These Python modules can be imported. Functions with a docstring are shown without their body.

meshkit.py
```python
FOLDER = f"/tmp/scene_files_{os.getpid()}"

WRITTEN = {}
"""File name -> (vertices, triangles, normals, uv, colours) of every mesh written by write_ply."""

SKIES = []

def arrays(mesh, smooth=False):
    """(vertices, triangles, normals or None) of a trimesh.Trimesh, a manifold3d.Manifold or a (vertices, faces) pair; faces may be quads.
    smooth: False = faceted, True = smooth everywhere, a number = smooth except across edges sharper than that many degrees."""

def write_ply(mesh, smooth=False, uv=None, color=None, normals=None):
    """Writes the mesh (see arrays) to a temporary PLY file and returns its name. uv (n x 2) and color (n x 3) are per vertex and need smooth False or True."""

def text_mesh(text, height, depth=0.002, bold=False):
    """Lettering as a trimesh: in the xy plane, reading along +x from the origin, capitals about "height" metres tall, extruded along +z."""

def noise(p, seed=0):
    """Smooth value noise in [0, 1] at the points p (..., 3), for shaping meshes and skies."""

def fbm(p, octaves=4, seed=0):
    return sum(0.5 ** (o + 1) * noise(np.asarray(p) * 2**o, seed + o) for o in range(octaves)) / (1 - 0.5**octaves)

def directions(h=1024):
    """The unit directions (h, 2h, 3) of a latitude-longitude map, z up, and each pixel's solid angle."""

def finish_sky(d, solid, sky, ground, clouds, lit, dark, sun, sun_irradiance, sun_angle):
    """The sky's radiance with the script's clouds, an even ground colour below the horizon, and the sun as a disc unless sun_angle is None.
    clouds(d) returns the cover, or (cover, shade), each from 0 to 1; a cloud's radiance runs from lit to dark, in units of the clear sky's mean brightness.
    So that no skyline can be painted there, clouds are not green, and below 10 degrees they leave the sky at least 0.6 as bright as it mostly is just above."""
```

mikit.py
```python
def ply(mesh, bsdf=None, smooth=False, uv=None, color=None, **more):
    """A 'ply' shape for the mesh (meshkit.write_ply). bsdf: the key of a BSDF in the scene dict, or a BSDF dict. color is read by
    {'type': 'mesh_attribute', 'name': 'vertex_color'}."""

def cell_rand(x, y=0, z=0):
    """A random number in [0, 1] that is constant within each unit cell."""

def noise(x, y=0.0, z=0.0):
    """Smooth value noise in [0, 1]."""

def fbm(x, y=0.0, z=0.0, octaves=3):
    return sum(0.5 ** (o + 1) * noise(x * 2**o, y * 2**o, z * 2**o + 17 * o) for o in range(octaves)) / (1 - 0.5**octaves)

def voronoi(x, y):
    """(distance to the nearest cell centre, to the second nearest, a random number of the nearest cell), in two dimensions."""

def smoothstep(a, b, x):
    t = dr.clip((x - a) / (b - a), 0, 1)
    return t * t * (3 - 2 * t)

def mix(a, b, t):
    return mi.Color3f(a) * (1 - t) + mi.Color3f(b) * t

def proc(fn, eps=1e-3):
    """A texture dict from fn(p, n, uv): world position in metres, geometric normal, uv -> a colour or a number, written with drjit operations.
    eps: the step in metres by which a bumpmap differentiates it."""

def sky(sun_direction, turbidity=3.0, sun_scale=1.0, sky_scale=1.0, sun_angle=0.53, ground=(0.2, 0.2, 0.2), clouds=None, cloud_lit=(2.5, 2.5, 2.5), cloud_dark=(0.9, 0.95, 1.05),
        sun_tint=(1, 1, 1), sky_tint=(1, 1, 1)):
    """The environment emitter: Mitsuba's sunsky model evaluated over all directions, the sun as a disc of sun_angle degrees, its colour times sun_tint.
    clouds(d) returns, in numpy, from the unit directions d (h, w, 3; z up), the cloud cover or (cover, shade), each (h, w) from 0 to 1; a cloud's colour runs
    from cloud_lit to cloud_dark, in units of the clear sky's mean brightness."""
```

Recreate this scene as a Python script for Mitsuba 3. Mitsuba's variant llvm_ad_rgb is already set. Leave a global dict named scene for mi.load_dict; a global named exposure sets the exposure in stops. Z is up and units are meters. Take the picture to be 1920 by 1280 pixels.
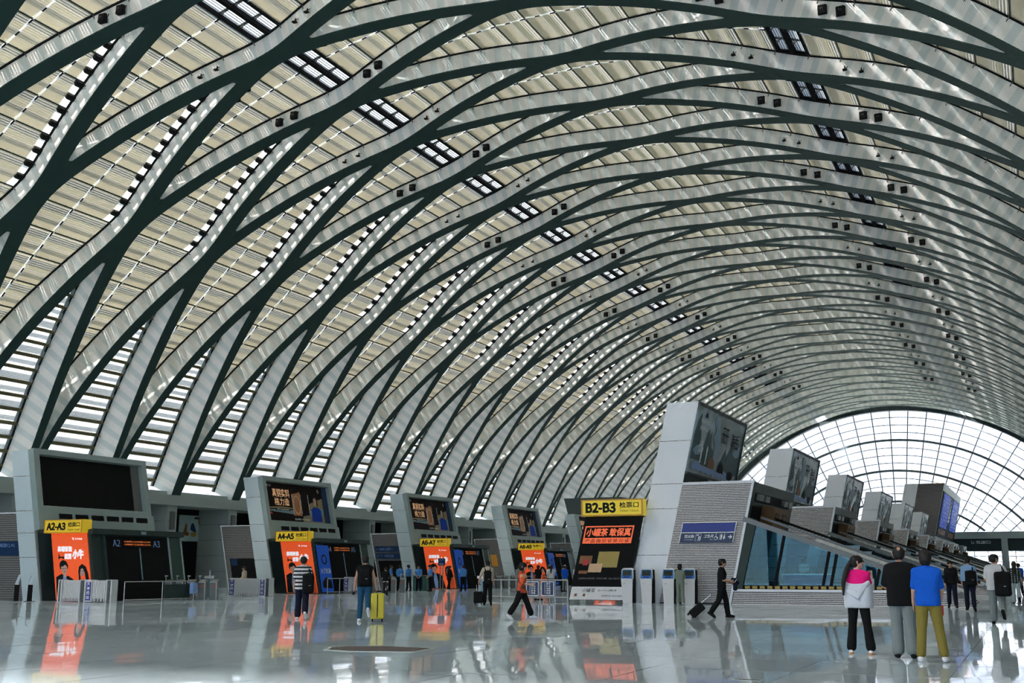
import math, random, glob
import numpy as np, trimesh, mitsuba as mi, mikit, meshkit
import manifold3d as m3
import drjit as dr
from shapely.geometry import Polygon, box as sbox
from shapely.ops import unary_union
from shapely import affinity

random.seed(7)
RNG = np.random.default_rng(7)
TF = mi.ScalarTransform4f
scene, labels = {}, {}

# ---------------------------------------------------------------- camera, sky, exposure
EYE = 1.40
CAM_FWD = [-0.40990093, 0.89018034, 0.19889745]
scene['camera'] = {'type': 'perspective', 'fov': 2 * math.degrees(math.atan(960 / 2100)), 'fov_axis': 'x',
                   'near_clip': 0.1, 'far_clip': 5000.0,
                   'to_world': TF().look_at(origin=[0, 0, EYE], target=[CAM_FWD[0], CAM_FWD[1], EYE + CAM_FWD[2]], up=[0, 0, 1])}
scene['sky'] = mikit.sky([-0.46, -0.52, 0.72], turbidity=4.0, sun_scale=1.9, sky_scale=1.0, sun_angle=6.0, ground=(0.3, 0.3, 0.3),
                         clouds=lambda d: 0.85 + 0.0 * d[..., 2], cloud_lit=(1.72, 1.86, 2.2), cloud_dark=(1.3, 1.4, 1.5), sun_tint=(0.86, 0.99, 1.26))
exposure = 2.85

# ---------------------------------------------------------------- constants of the hall (metres)
P = 6.88                    # lattice period along the hall
AX, ZC, R = -22.0, -8.8, 38.49      # axis of the vault, centre height, radius of the rib soffits
RW = 39.43                  # top of the rib webs
RS = 39.58                  # ceiling panels
COL = 0.965 * P             # Y of the even lattice columns
NODES = [0.0, 18.6, 39.7, 63.0]
WR = 0.141 * P              # rib width
YEND = 210.0
FLOOR_X0, FLOOR_X1 = -60.0, 14.0


ORDN = ['first', 'second', 'third', 'fourth', 'fifth', 'sixth', 'seventh', 'eighth', 'ninth', 'tenth', 'eleventh', 'twelfth', 'thirteenth'] + [f'{n}{dict(((1, "st"), (2, "nd"), (3, "rd"))).get(n % 10, "th")}' for n in range(14, 90)]


def pol(r, th, y):
    t = np.radians(th)
    return np.stack(np.broadcast_arrays(AX - r * np.sin(t), y, ZC + r * np.cos(t)), -1)


def deep(t):
    """How much deeper the ribs are towards their feet."""
    x = np.clip((np.abs(t) - 38.0) / 24.0, 0, 1)
    return 0.95 * x * x * (3 - 2 * x)


def rw(t): return RW + deep(t)


def rs(t): return RS + deep(t)


def half_w(t):
    """Half width of a rib's underside."""
    x = np.clip((np.abs(t) - 40.0) / 22.0, 0, 1)
    return WR / 2 * (1 - 0.43 * x)


# ---------------------------------------------------------------- helpers
def num(key):
    if key not in KEYS:
        KEYS.add(key)
        return key
    COUNT[key] = COUNT.get(key, 0) + 1
    k = f'{key}_{COUNT[key]:03d}'
    KEYS.add(k)
    return k


KEYS, COUNT = set(), {}


def thing(name, label, cat, group=None, kind=None):
    k = num(name)
    d = {'label': label, 'category': cat}
    if group: d['group'] = group
    if kind: d['kind'] = kind
    labels[k] = d
    return k


def part(parent, name, shape, label=None, kind=None):
    """Adds a shape dict as a part (or sub-part) of parent; returns its key."""
    k = num(parent + '__' + name)
    scene[k] = shape
    d = {}
    if label: d['label'] = label
    if kind: d['kind'] = kind
    if d: labels[k] = d
    return k


def setting(name, shape, label=None):
    if shape is not None: scene[name] = shape
    KEYS.add(name)
    labels[name] = {'kind': 'structure'}
    if label: labels[name]['label'] = label
    return name


def ply(mesh, mat, smooth=False, **kw):
    return mikit.ply(mesh, mat, smooth, **kw)


def at(shape, M):
    """A copy of a shape dict under the matrix M."""
    d = dict(shape)
    d['to_world'] = TF(np.asarray(M, float))
    return d


def mat4(loc=(0, 0, 0), rz=0.0, scale=1.0, mirror=False):
    c, s = math.cos(rz), math.sin(rz)
    M = np.eye(4)
    M[:3, :3] = np.array([[c, -s, 0], [s, c, 0], [0, 0, 1]]) @ np.diag([-scale if mirror else scale, scale, scale])
    M[:3, 3] = loc
    return M


class MB:
    """Collects pieces of one mesh."""
    def __init__(self): self.v, self.f, self.n = [], [], 0

    def add(self, v, f):
        v = np.asarray(v, float); f = np.asarray(f, int)
        if f.shape[1] == 4: f = np.vstack([f[:, [0, 1, 2]], f[:, [0, 2, 3]]])
        self.v.append(v); self.f.append(f + self.n); self.n += len(v)
        return self

    def mesh(self, m): return self.add(m.vertices, m.faces)

    def hexa(self, c8):
        """Eight corners: bottom ring 0-3, top ring 4-7."""
        return self.add(c8, [[0, 3, 2, 1], [4, 5, 6, 7], [0, 1, 5, 4], [1, 2, 6, 5], [2, 3, 7, 6], [3, 0, 4, 7]])

    def box(self, a, b, shear=(0.0, 0.0), z0=0.0):
        """Axis box from a to b; shear = (dX, dY) per metre of height over z0."""
        (x0, y0, a2), (x1, y1, b2) = a, b
        c = []
        for z in (a2, b2):
            sx, sy = shear[0] * (z - z0), shear[1] * (z - z0)
            c += [[x0 + sx, y0 + sy, z], [x1 + sx, y0 + sy, z], [x1 + sx, y1 + sy, z], [x0 + sx, y1 + sy, z]]
        return self.hexa(np.array(c))

    def bar(self, p, q, w, h=None, up=(0, 0, 1)):
        """Square bar from p to q."""
        p, q = np.asarray(p, float), np.asarray(q, float)
        d = q - p; d /= max(np.linalg.norm(d), 1e-9)
        u = np.cross(d, up)
        if np.linalg.norm(u) < 1e-6: u = np.cross(d, [1, 0, 0])
        u /= np.linalg.norm(u); v = np.cross(u, d)
        h = w if h is None else h
        c = [o + sx * u * w / 2 + sy * v * h / 2 for o in (p, q) for sx, sy in ((-1, -1), (1, -1), (1, 1), (-1, 1))]
        return self.hexa(np.array(c)[[3, 2, 1, 0, 7, 6, 5, 4]])

    def tube(self, pts, r, n=10):
        pts = np.asarray(pts, float)
        for p, q in zip(pts[:-1], pts[1:]):
            self.mesh(trimesh.creation.cylinder(r, segment=np.array([p, q]), sections=n))
        return self

    def poly(self, pts2, z0, z1):
        m = trimesh.creation.extrude_polygon(Polygon(pts2), z1 - z0, engine='earcut')
        m.apply_translation([0, 0, z0])
        return self.mesh(m)

    def lathe(self, prof, n=20, loc=(0, 0, 0)):
        m = trimesh.creation.revolve(np.array(prof, float), sections=n)
        m.apply_translation(loc)
        return self.mesh(m)

    def out(self): return (np.vstack(self.v), np.vstack(self.f))


def rbox(sx, sy, sz, r, seg=8):
    """A rounded box standing on z=0, centred in x and y."""
    s = m3.Manifold.sphere(r, seg)
    pts = [s.translate((x, y, z)) for x in (-sx / 2 + r, sx / 2 - r) for y in (-sy / 2 + r, sy / 2 - r) for z in (r, sz - r)]
    return m3.Manifold.batch_hull(pts)


def tm(man):
    m = man.to_mesh()
    return trimesh.Trimesh(np.array(m.vert_properties[:, :3]), np.array(m.tri_verts), process=False)


FONTS = glob.glob('/opt/blender-*/*/datafiles/fonts/Noto Sans CJK Regular.woff2') + glob.glob('/opt/blender-*/*/datafiles/fonts/Inter.woff2')
_TXT = {}


def text2d(s, height, bold=0, size=56, narrow=1.0, slant=0.0):
    """Lettering as a shapely shape with its lower left corner at the origin, capitals about height tall."""
    key = (s, bold, size)
    if key not in _TXT:
        from PIL import Image, ImageDraw, ImageFont
        font = ImageFont.truetype(FONTS[0], size)
        x0, y0, x1, y1 = font.getbbox(s, anchor='ls', stroke_width=bold)
        im = Image.new('L', (x1 - x0 + 8, y1 - y0 + 8))
        ImageDraw.Draw(im).text((4 - x0, 4 - y0), s, 255, font, anchor='ls', stroke_width=bold)
        on = np.pad(np.asarray(im) > 127, ((0, 0), (1, 1))).astype(np.int8)
        rows, st = np.nonzero(np.diff(on, axis=1) == 1)
        en = np.nonzero(np.diff(on, axis=1) == -1)[1]
        g = unary_union([sbox(a, -r - 1, b, -r) for a, b, r in zip(st, en, rows)]).buffer(0.5).buffer(-0.5).simplify(0.6)
        x0, y0, x1, y1 = g.bounds
        _TXT[key] = affinity.translate(g, -x0, -y0)
    g = _TXT[key]
    k = height / (g.bounds[3] if any(c.isalnum() for c in s) else size * 0.74)
    return affinity.affine_transform(g, [k * narrow, slant * k, 0, k, 0, 0])


def ext2d(g, depth):
    ms = [trimesh.creation.extrude_polygon(q, depth, engine='earcut') for q in getattr(g, 'geoms', [g]) if q.area > 1e-9]
    return trimesh.util.concatenate(ms)


def frame(o, xdir, ydir):
    """Matrix that lays the xy plane out with origin o, x along xdir, y along ydir (z out of the face)."""
    x = np.asarray(xdir, float); y = np.asarray(ydir, float)
    z = np.cross(x, y); z /= np.linalg.norm(z)
    M = np.eye(4); M[:3, 0], M[:3, 1], M[:3, 2], M[:3, 3] = x, y, z, o
    return M


def moved(mesh, M):
    m = mesh.copy() if isinstance(mesh, trimesh.Trimesh) else trimesh.Trimesh(*mesh, process=False)
    m.apply_transform(M)
    return m


# ---------------------------------------------------------------- materials
def M_(name, rgb, rough=0.5, metal=0.0, spec=0.5, two=True, **kw):
    b = {'type': 'principled', 'base_color': rgb if isinstance(rgb, dict) else {'type': 'rgb', 'value': list(rgb)}, 'roughness': rough, 'metallic': metal, 'specular': spec, **kw}
    scene[name] = {'type': 'twosided', 'bsdf': b} if two else b


def theta(p):
    return dr.atan2(-(p.x - AX), p.z - ZC) * (180 / math.pi)


def skin_fn(p, n, uv):
    t = theta(p)
    return mi.Color3f(0.83, 0.76, 0.57) * (0.92 + 0.12 * mikit.cell_rand(dr.floor(t / 2.65), dr.floor(p.y / P * 2)))


def web_sunband_fn(p, n, uv):
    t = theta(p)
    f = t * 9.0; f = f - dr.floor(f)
    fine = mikit.smoothstep(0.3, 0.5, f) * (1 - mikit.smoothstep(0.8, 1.0, f))  # thin slat shadows painted inside each sun band
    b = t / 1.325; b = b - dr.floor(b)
    band = mikit.smoothstep(0.02, 0.12, b) * (1 - mikit.smoothstep(0.58, 0.70, b))  # bands of sun through the roof, put into the web colour
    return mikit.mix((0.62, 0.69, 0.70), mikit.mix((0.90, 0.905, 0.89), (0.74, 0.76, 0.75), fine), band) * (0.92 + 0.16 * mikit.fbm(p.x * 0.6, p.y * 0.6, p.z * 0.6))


def win_fn(p, n, uv):
    t = theta(p)
    f = t / 0.145; f = f - dr.floor(f)
    line = mikit.smoothstep(0.62, 0.72, f) * (1 - mikit.smoothstep(0.93, 1.0, f))
    return mikit.mix((0.93, 0.95, 0.96), (0.45, 0.48, 0.48), line)


def win_y_fn(p, n, uv):
    t = theta(p)
    f = t / 0.21; f = f - dr.floor(f)
    line = mikit.smoothstep(0.60, 0.70, f) * (1 - mikit.smoothstep(0.93, 1.0, f))
    return mikit.mix((0.90, 0.95, 0.98), (0.12, 0.17, 0.20), line)


def floor_fn(p, n, uv):
    g = mikit.noise(p.x * 60, p.y * 60, 3.0)
    c = mikit.cell_rand(dr.floor((p.x + 1.17) / 2.03), dr.floor(p.y / 2.03))
    return mi.Color3f(0.31, 0.37, 0.41) * (0.88 + 0.14 * g + 0.12 * c)


def floor_bump(p, n, uv):
    return mikit.fbm(p.x * 0.9, p.y * 0.9, 0.0, 2)


def louvre_fn(p, n, uv):
    f = p.z / 0.07; f = f - dr.floor(f)
    g = mikit.smoothstep(0.45, 0.6, f) * (1 - mikit.smoothstep(0.9, 1.0, f))
    return mikit.mix((0.66, 0.66, 0.66), (0.07, 0.07, 0.075), g)


def louvre_dark_fn(p, n, uv):
    f = p.z / 0.085; f = f - dr.floor(f)
    g = mikit.smoothstep(0.45, 0.6, f) * (1 - mikit.smoothstep(0.9, 1.0, f))
    return mikit.mix((0.17, 0.17, 0.17), (0.07, 0.07, 0.07), g)


scene['ceiling_panel_mat'] = {'type': 'principledthin', 'base_color': mikit.proc(skin_fn), 'roughness': 0.6, 'diff_trans': 0.125, 'spec_trans': 0.0, 'eta': 1.3}
scene['blind_mat'] = {'type': 'principledthin', 'base_color': mikit.proc(win_fn), 'roughness': 0.6, 'diff_trans': 0.85, 'spec_trans': 0.0, 'eta': 1.3}
scene['blind_y_mat'] = {'type': 'principledthin', 'base_color': mikit.proc(win_y_fn), 'roughness': 0.6, 'diff_trans': 0.5, 'spec_trans': 0.0, 'eta': 1.3}
scene['milk_mat'] = {'type': 'principledthin', 'base_color': {'type': 'rgb', 'value': [0.9, 0.94, 0.96]}, 'roughness': 0.6, 'diff_trans': 0.9, 'spec_trans': 0.0, 'eta': 1.3}
M_('web_mat', mikit.proc(web_sunband_fn), 0.45)
M_('soffit_shade_mat', (0.028, 0.068, 0.062), 0.6, spec=0.3)  # shade of the rib undersides put into a dark colour; ribs are pale grey
M_('pale_jamb', (0.30, 0.37, 0.39), 0.5)
M_('seam_dark', (0.05, 0.07, 0.065), 0.6, spec=0.3)
M_('gap_shade_mat', (0.02, 0.025, 0.025), 0.6, spec=0.3)
M_('black', (0.006, 0.007, 0.007), 0.6, spec=0.12)
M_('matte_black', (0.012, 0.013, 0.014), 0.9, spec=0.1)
M_('olive', (0.13, 0.115, 0.045), 0.6)
M_('steel', (0.55, 0.57, 0.58), 0.3, metal=0.9)
M_('dark_steel', (0.16, 0.18, 0.18), 0.4, metal=0.6)
M_('stone', (0.38, 0.45, 0.43), 0.6)
M_('stone_dark', (0.13, 0.145, 0.14), 0.6)
M_('white_panel', (0.82, 0.88, 0.94), 0.35)
M_('pylon_panel', (0.62, 0.75, 0.80), 0.4)
M_('pylon_side', (0.31, 0.40, 0.40), 0.45)
M_('mullion', (0.035, 0.05, 0.055), 0.5, spec=0.3)
M_('mullion_hazed', (0.10, 0.14, 0.16), 0.5)  # dark bars paled: distance haze is put into the colour
M_('louvre', mikit.proc(louvre_fn), 0.5)
M_('louvre_dark', mikit.proc(louvre_dark_fn), 0.5)
M_('green_grey', (0.026, 0.048, 0.044), 0.45, spec=0.3)
M_('dark_glass', (0.010, 0.017, 0.018), 0.06, spec=0.4)
M_('white', (0.82, 0.83, 0.84), 0.4)
M_('joint', (0.08, 0.085, 0.085), 0.7)
scene['tinted_glass'] = {'type': 'thindielectric', 'int_ior': 1.52, 'specular_reflectance': {'type': 'rgb', 'value': [0.45, 0.85, 1.0]}, 'specular_transmittance': {'type': 'rgb', 'value': [0.30, 0.62, 0.72]}}
scene['glass'] = {'type': 'thindielectric', 'int_ior': 1.5}
scene['floor_mat'] = {'type': 'twosided', 'bsdf': {'type': 'bumpmap', 'arbitrary': mikit.proc(floor_bump, 0.05), 'scale': 0.0009,
                      'bsdf': {'type': 'principled', 'base_color': mikit.proc(floor_fn), 'roughness': 0.03, 'specular': 0.9}}}
# ================================================================ THE SETTING
# ---- floor: tiles with recessed joints over a dark bed
TS = 2.03
bed = MB().box((FLOOR_X0, -25, -0.30), (FLOOR_X1, YEND + 3, -0.012)).out()
setting('floor', ply(bed, 'joint'))
tiles = []
for i in range(int((FLOOR_X1 - FLOOR_X0) / TS)):
    for j in range(int((YEND + 25) / TS)):
        x = -1.17 + TS * (i - 28); y = -24.36 + TS * j
        if FLOOR_X0 <= x and x + TS <= FLOOR_X1: tiles.append((x, y))


def tile_geo(x, y):
    g = 0.004
    q = np.array([[x + g, y + g], [x + TS - g, y + g], [x + TS - g, y + TS - g], [x + g, y + TS - g]])
    z = RNG.uniform(-0.0024, 0.0024, 4)
    return np.vstack([np.c_[q, np.full(4, -0.02)], np.c_[q, z]])


def tile_rank(t):
    d = np.array([t[0] + 1, t[1] + 1, -EYE]); f = np.array(CAM_FWD)
    c = d @ f; r = d @ np.array([0.90832846, 0.41825759, 0.0])
    inside = c > 1 and abs(r / c) < 0.50 and t[1] > 9
    return (0 if inside else 1, math.hypot(d[0], d[1]))


tiles.sort(key=tile_rank)
far = MB()
for k, t in enumerate(tiles):
    if k < 300: part('floor', 'tile', ply(MB().hexa(tile_geo(*t)).out(), 'floor_mat'))
    else: far.hexa(tile_geo(*t))
part('floor', 'far_tiles', ply(far.out(), 'floor_mat'), kind='stuff')


# ---- ribs: wavy steel ribs that touch left and right neighbours in turn
def offset(th):
    """Distance of a rib from the even column line, 0.018..0.482 periods."""
    t = np.abs(np.atleast_1d(th))
    kn = [-1.0, 1.0, 17.6, 19.6, 38.7, 40.7, 52.0, 55.5, 59.9, 63.0, 66.4, 200]
    kv = [.018, .018, .482, .482, .018, .018, .275, .340, .415, .452, .478, .478]
    s = np.linspace(-2.4, 2.4, 13); w = np.exp(-0.5 * (s / 1.15) ** 2); w /= w.sum()
    return sum(wi * np.interp(np.abs(t + si), kn, kv) for wi, si in zip(w, s)) * P


TH_BASE = 66.4
THR = np.concatenate([np.arange(-TH_BASE, TH_BASE, 0.7), [TH_BASE]])
OFF = offset(THR)


def rib_mesh(yc, sgn):
    c = yc + sgn * OFF
    h = half_w(THR)

    def ring(r, dy): return pol(r, THR, c + dy)
    n = len(THR); i = np.arange(n - 1)

    def strips(rings):
        m = len(rings); v = np.stack(rings, 1).reshape(-1, 3); f = []
        for k in range(m):
            a, b = k, (k + 1) % m
            f.append(np.stack([i * m + a, (i + 1) * m + a, (i + 1) * m + b, i * m + b], 1))
        f.append(np.array([[0, 1, 2, 3]])); f.append(np.array([[(n - 1) * m + 3, (n - 1) * m + 2, (n - 1) * m + 1, (n - 1) * m]]))
        return v, np.vstack(f)
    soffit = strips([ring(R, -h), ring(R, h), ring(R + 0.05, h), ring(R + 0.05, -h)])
    web = strips([ring(R + 0.05, -h + 0.01), ring(R + 0.05, h - 0.01), ring(rw(THR), h - 0.01), ring(rw(THR), -h + 0.01)])
    return soffit, web


SEAM = 2.65
HALF = 16.71
SEAMS = np.concatenate([-HALF - SEAM * np.arange(19, 0, -1), np.linspace(-HALF, HALF, 14), HALF + SEAM * np.arange(1, 20)])
s0, w0 = rib_mesh(0.0, 1); s1, w1 = rib_mesh(0.0, -1)


def gap_shade_mesh(sgn):  # dark sheet standing in for the shaded gap between web and panels
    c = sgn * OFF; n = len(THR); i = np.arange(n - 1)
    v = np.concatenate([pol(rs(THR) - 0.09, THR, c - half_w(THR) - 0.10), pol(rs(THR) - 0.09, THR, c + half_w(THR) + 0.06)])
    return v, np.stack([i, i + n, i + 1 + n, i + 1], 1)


SH = {1: (ply(s0, 'soffit_shade_mat'), ply(w0, 'web_mat', 25), ply(gap_shade_mesh(1), 'gap_shade_mat')), -1: (ply(s1, 'soffit_shade_mat'), ply(w1, 'web_mat', 25), ply(gap_shade_mesh(-1), 'gap_shade_mat'))}


def off1(t): return np.interp(np.abs(t), THR, OFF)


def tip_plate(node, side):
    """Plate that closes the sharp end of the gap between two joining ribs with a round hollow, about the node's column at y = 0."""
    ts = node + side * np.linspace(2.0, 7.5, 60)
    base = 0.0 if off1(node) < P / 4 else P / 2
    g = np.abs(off1(ts) - base) - half_w(ts)
    if not (g > 0.17).any(): return None
    i1 = int(np.argmax(g > 0.16)); i0 = max(0, int(np.argmax(g > 0.0)) - 6)
    s = np.radians(ts) * R
    up = list(zip(s[i0:i1 + 1], g[i0:i1 + 1] + 0.06)); lo = [(a, -b) for a, b in up[::-1]]
    from shapely.geometry import Point
    pl = Polygon(up + lo).buffer(0).difference(Point(s[i1], 0).buffer(0.17, 12))
    m = ext2d(pl, 0.055)
    v = m.vertices
    return trimesh.Trimesh(pol(R + 0.002 + v[:, 2], np.degrees(v[:, 0] / R), v[:, 1]), m.faces, process=False)


TIPS = [(0.0 if off1(abs(nd)) < P / 4 else P / 2, tip_plate(nd, sd)) for nd in (0.0, 18.6, -18.6, 39.7, -39.7) for sd in (1, -1)]
TIPS = [(b, ply(m, 'soffit_shade_mat')) for b, m in TIPS if m is not None]
NRIB = 30
for n in range(0, NRIB):
    for sgn in (-1, 1):
        y = COL + n * P
        k = thing('roof_rib', f'wavy steel roof rib, the {ORDN[2 * n + (sgn > 0)]} counted from the camera down the hall', 'roof rib', group='steel ribs of the barrel vault')
        Mx = mat4((0, y, 0))
        part(k, 'soffit', at(SH[sgn][0], Mx), 'flat underside with its shade painted dark')
        part(k, 'web', at(SH[sgn][1], Mx), 'pale side plate with sun bands painted in')
        if sgn > 0:
            for b, sh in TIPS: part(k, 'tip_plate', at(sh, mat4((0, y + b, 0))), 'rounded joint plate in the painted underside shade')
        part(k, 'gutter', at(SH[sgn][2], Mx), 'dark strip painted as the shaded gap along the top')
        if n < 16:
            cl = MB()
            for t in SEAMS:
                if abs(t) > 63: continue
                yy = y + sgn * off1(t) - half_w(t) - 0.02
                cl.bar(pol(rw(t) - 0.16, t, yy), pol(rs(t) + 0.02, t, yy), 0.045)
            part(k, 'clips', ply(cl.out(), 'dark_steel'), 'thin clips at the panel seams', kind='stuff')

# ---- ceiling of translucent louvre panels between seams
setting('ceiling', None)
PW = P / 2
SKY_BAYS = [(HALF, HALF + SEAM), (-HALF - SEAM, -HALF)]
STRIP = (22.0, 41.0)


SLATS, OPEN = 13, 0.06


def panel_geo(mb, t0, t1, y0, y1, gap=0.07, slit=0.045, sag=0.06):
    """One ceiling panel: thin slats with open slits between them."""
    g = np.degrees(gap / RS) / 2
    e = np.linspace(t0 + g, t1 - g, SLATS + 1)
    ta = e[:-1]; tb = ta + (e[1] - e[0]) * (1 - OPEN)
    s = sag * (1 - np.linspace(-1, 1, SLATS) ** 2)
    cut = lambda f, ts: f(ts) if callable(f) else f + 0 * ts
    a0, b0, a1, b1 = cut(y0, ta) + slit, cut(y1, ta) - slit, cut(y0, tb) + slit, cut(y1, tb) - slit
    ok = (b0 > a0 + .03) & (b1 > a1 + .03)
    if not ok.any(): return False
    v = np.stack([pol(rs(ta) - s, ta, a0), pol(rs(tb) - s, tb, a1), pol(rs(tb) - s, tb, b1), pol(rs(ta) - s, ta, b0)], 1)[ok].reshape(-1, 3)
    mb.add(v, np.arange(len(v)).reshape(-1, 4))
    return True


vis, rest = [], []
for t0, t1 in zip(SEAMS[:-1], SEAMS[1:]):
    tm_ = (t0 + t1) / 2
    for j in range(-5, 59):
        ye = COL + (j // 2) * P                # the even column at or before this cell
        y0 = COL + j * PW; y1 = y0 + PW
        if y0 > YEND - 2: continue
        if any(abs(t0 - a) < 0.01 for a, b in SKY_BAYS) and j >= 0: continue
        if t1 > 66.4: continue
        a, b = y0, y1
        if tm_ > 43.2 and j >= 0:              # window side of the foot: the panel stops at the rib
            if j % 2 == 0: a = (lambda ts, ye=ye: ye + off1(ts))
            else: b = (lambda ts, ye=ye: ye + P - off1(ts))
        elif STRIP[0] < tm_ < STRIP[1] and j >= 0 and j % 2 == 1:
            b = (lambda ts, ye=ye: ye + P - off1(ts) - half_w(ts) - 0.44)
            extra = (lambda ts, ye=ye: ye + P - off1(ts), y1)
            rest.append((1e3, t0, t1) + extra)
        c = pol(RS, tm_, (y0 + y1) / 2) - np.array([0, 0, EYE])
        dep = c @ np.array(CAM_FWD)
        u = c @ np.array([0.90832846, 0.41825759, 0.0]) / max(dep, 0.1); w = c @ np.array([-0.08319037, 0.18066422, -0.98002031]) / max(dep, 0.1)
        (vis if dep > 5 and abs(u) < 0.48 and abs(w) < 0.325 else rest).append((dep, t0, t1, a, b))
vis.sort(key=lambda q: q[0])
far = MB(); cnt = 0
for dep, t0, t1, a, b in vis:
    if cnt < 300:
        mb = MB()
        if panel_geo(mb, t0, t1, a, b):
            part('ceiling', 'panel', ply(mb.out(), 'ceiling_panel_mat')); cnt += 1
    else: panel_geo(far, t0, t1, a, b)
for dep, t0, t1, a, b in rest: panel_geo(far, t0, t1, a, b)
part('ceiling', 'far_panels', ply(far.out(), 'ceiling_panel_mat'), kind='stuff')
# dotted slots where the panel ends meet
dash, dk = MB(), MB()
for j in range(2, 59):
    y = COL + j * PW
    if y > YEND - 2: continue
    for t0, t1 in zip(SEAMS[:-1], SEAMS[1:]):
        if abs(t0) > 57 or any(abs(t0 - a) < 0.01 for a, b in SKY_BAYS): continue
        for h in (0, 1):
            ta = t0 + h * (t1 - t0) / 2; tb = ta + (t1 - t0) / 2
            tc = ta + 0.32 * (tb - ta)
            rr = float(rs(t0)) - 0.075
            if j % 2 == 0 and t0 > 43: continue
            dk.bar(pol(rr, ta, y), pol(rr, tc, y), 0.075, 0.03)
            dash.bar(pol(rr, tc, y), pol(rr, tb, y), 0.06, 0.02)
part('ceiling', 'slot_glazing', ply(dash.out(), 'milk_mat'), 'dotted white slots', kind='stuff')
part('ceiling', 'slot_blanks', ply(dk.out(), 'black'), kind='stuff')
sm = MB()
for t in SEAMS:
    if abs(t) < 65: sm.bar(pol(rs(t) - 0.03, t, -10.5), pol(rs(t) - 0.03, t, YEND - 1), 0.075, 0.05, up=pol(1.0, t, 0.0) - pol(0.0, t, 0.0))
part('ceiling', 'seam_bars', ply(sm.out(), 'seam_dark'), 'thin dark seams between the panels', kind='stuff')
# purlins of the roof above the panels
pu = MB()
k = 0
for t0, t1 in zip(SEAMS[:-1], SEAMS[1:]):
    if any(abs(t0 - a) < 0.01 for a, b in SKY_BAYS): continue
    for h in (0.15, 0.62):
        t = t0 + h * (t1 - t0); k += 1
        up = pol(1.0, t, 0.0) - pol(0.0, t, 0.0)
        pu.bar(pol(rs(t) + 0.75, t, -10.5), pol(rs(t) + 0.75, t, YEND), (0.26, 0.42)[k % 2], 0.16, up=up)
part('ceiling', 'roof_purlins', ply(pu.out(), 'stone'), 'roof beams above the panels', kind='stuff')

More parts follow.
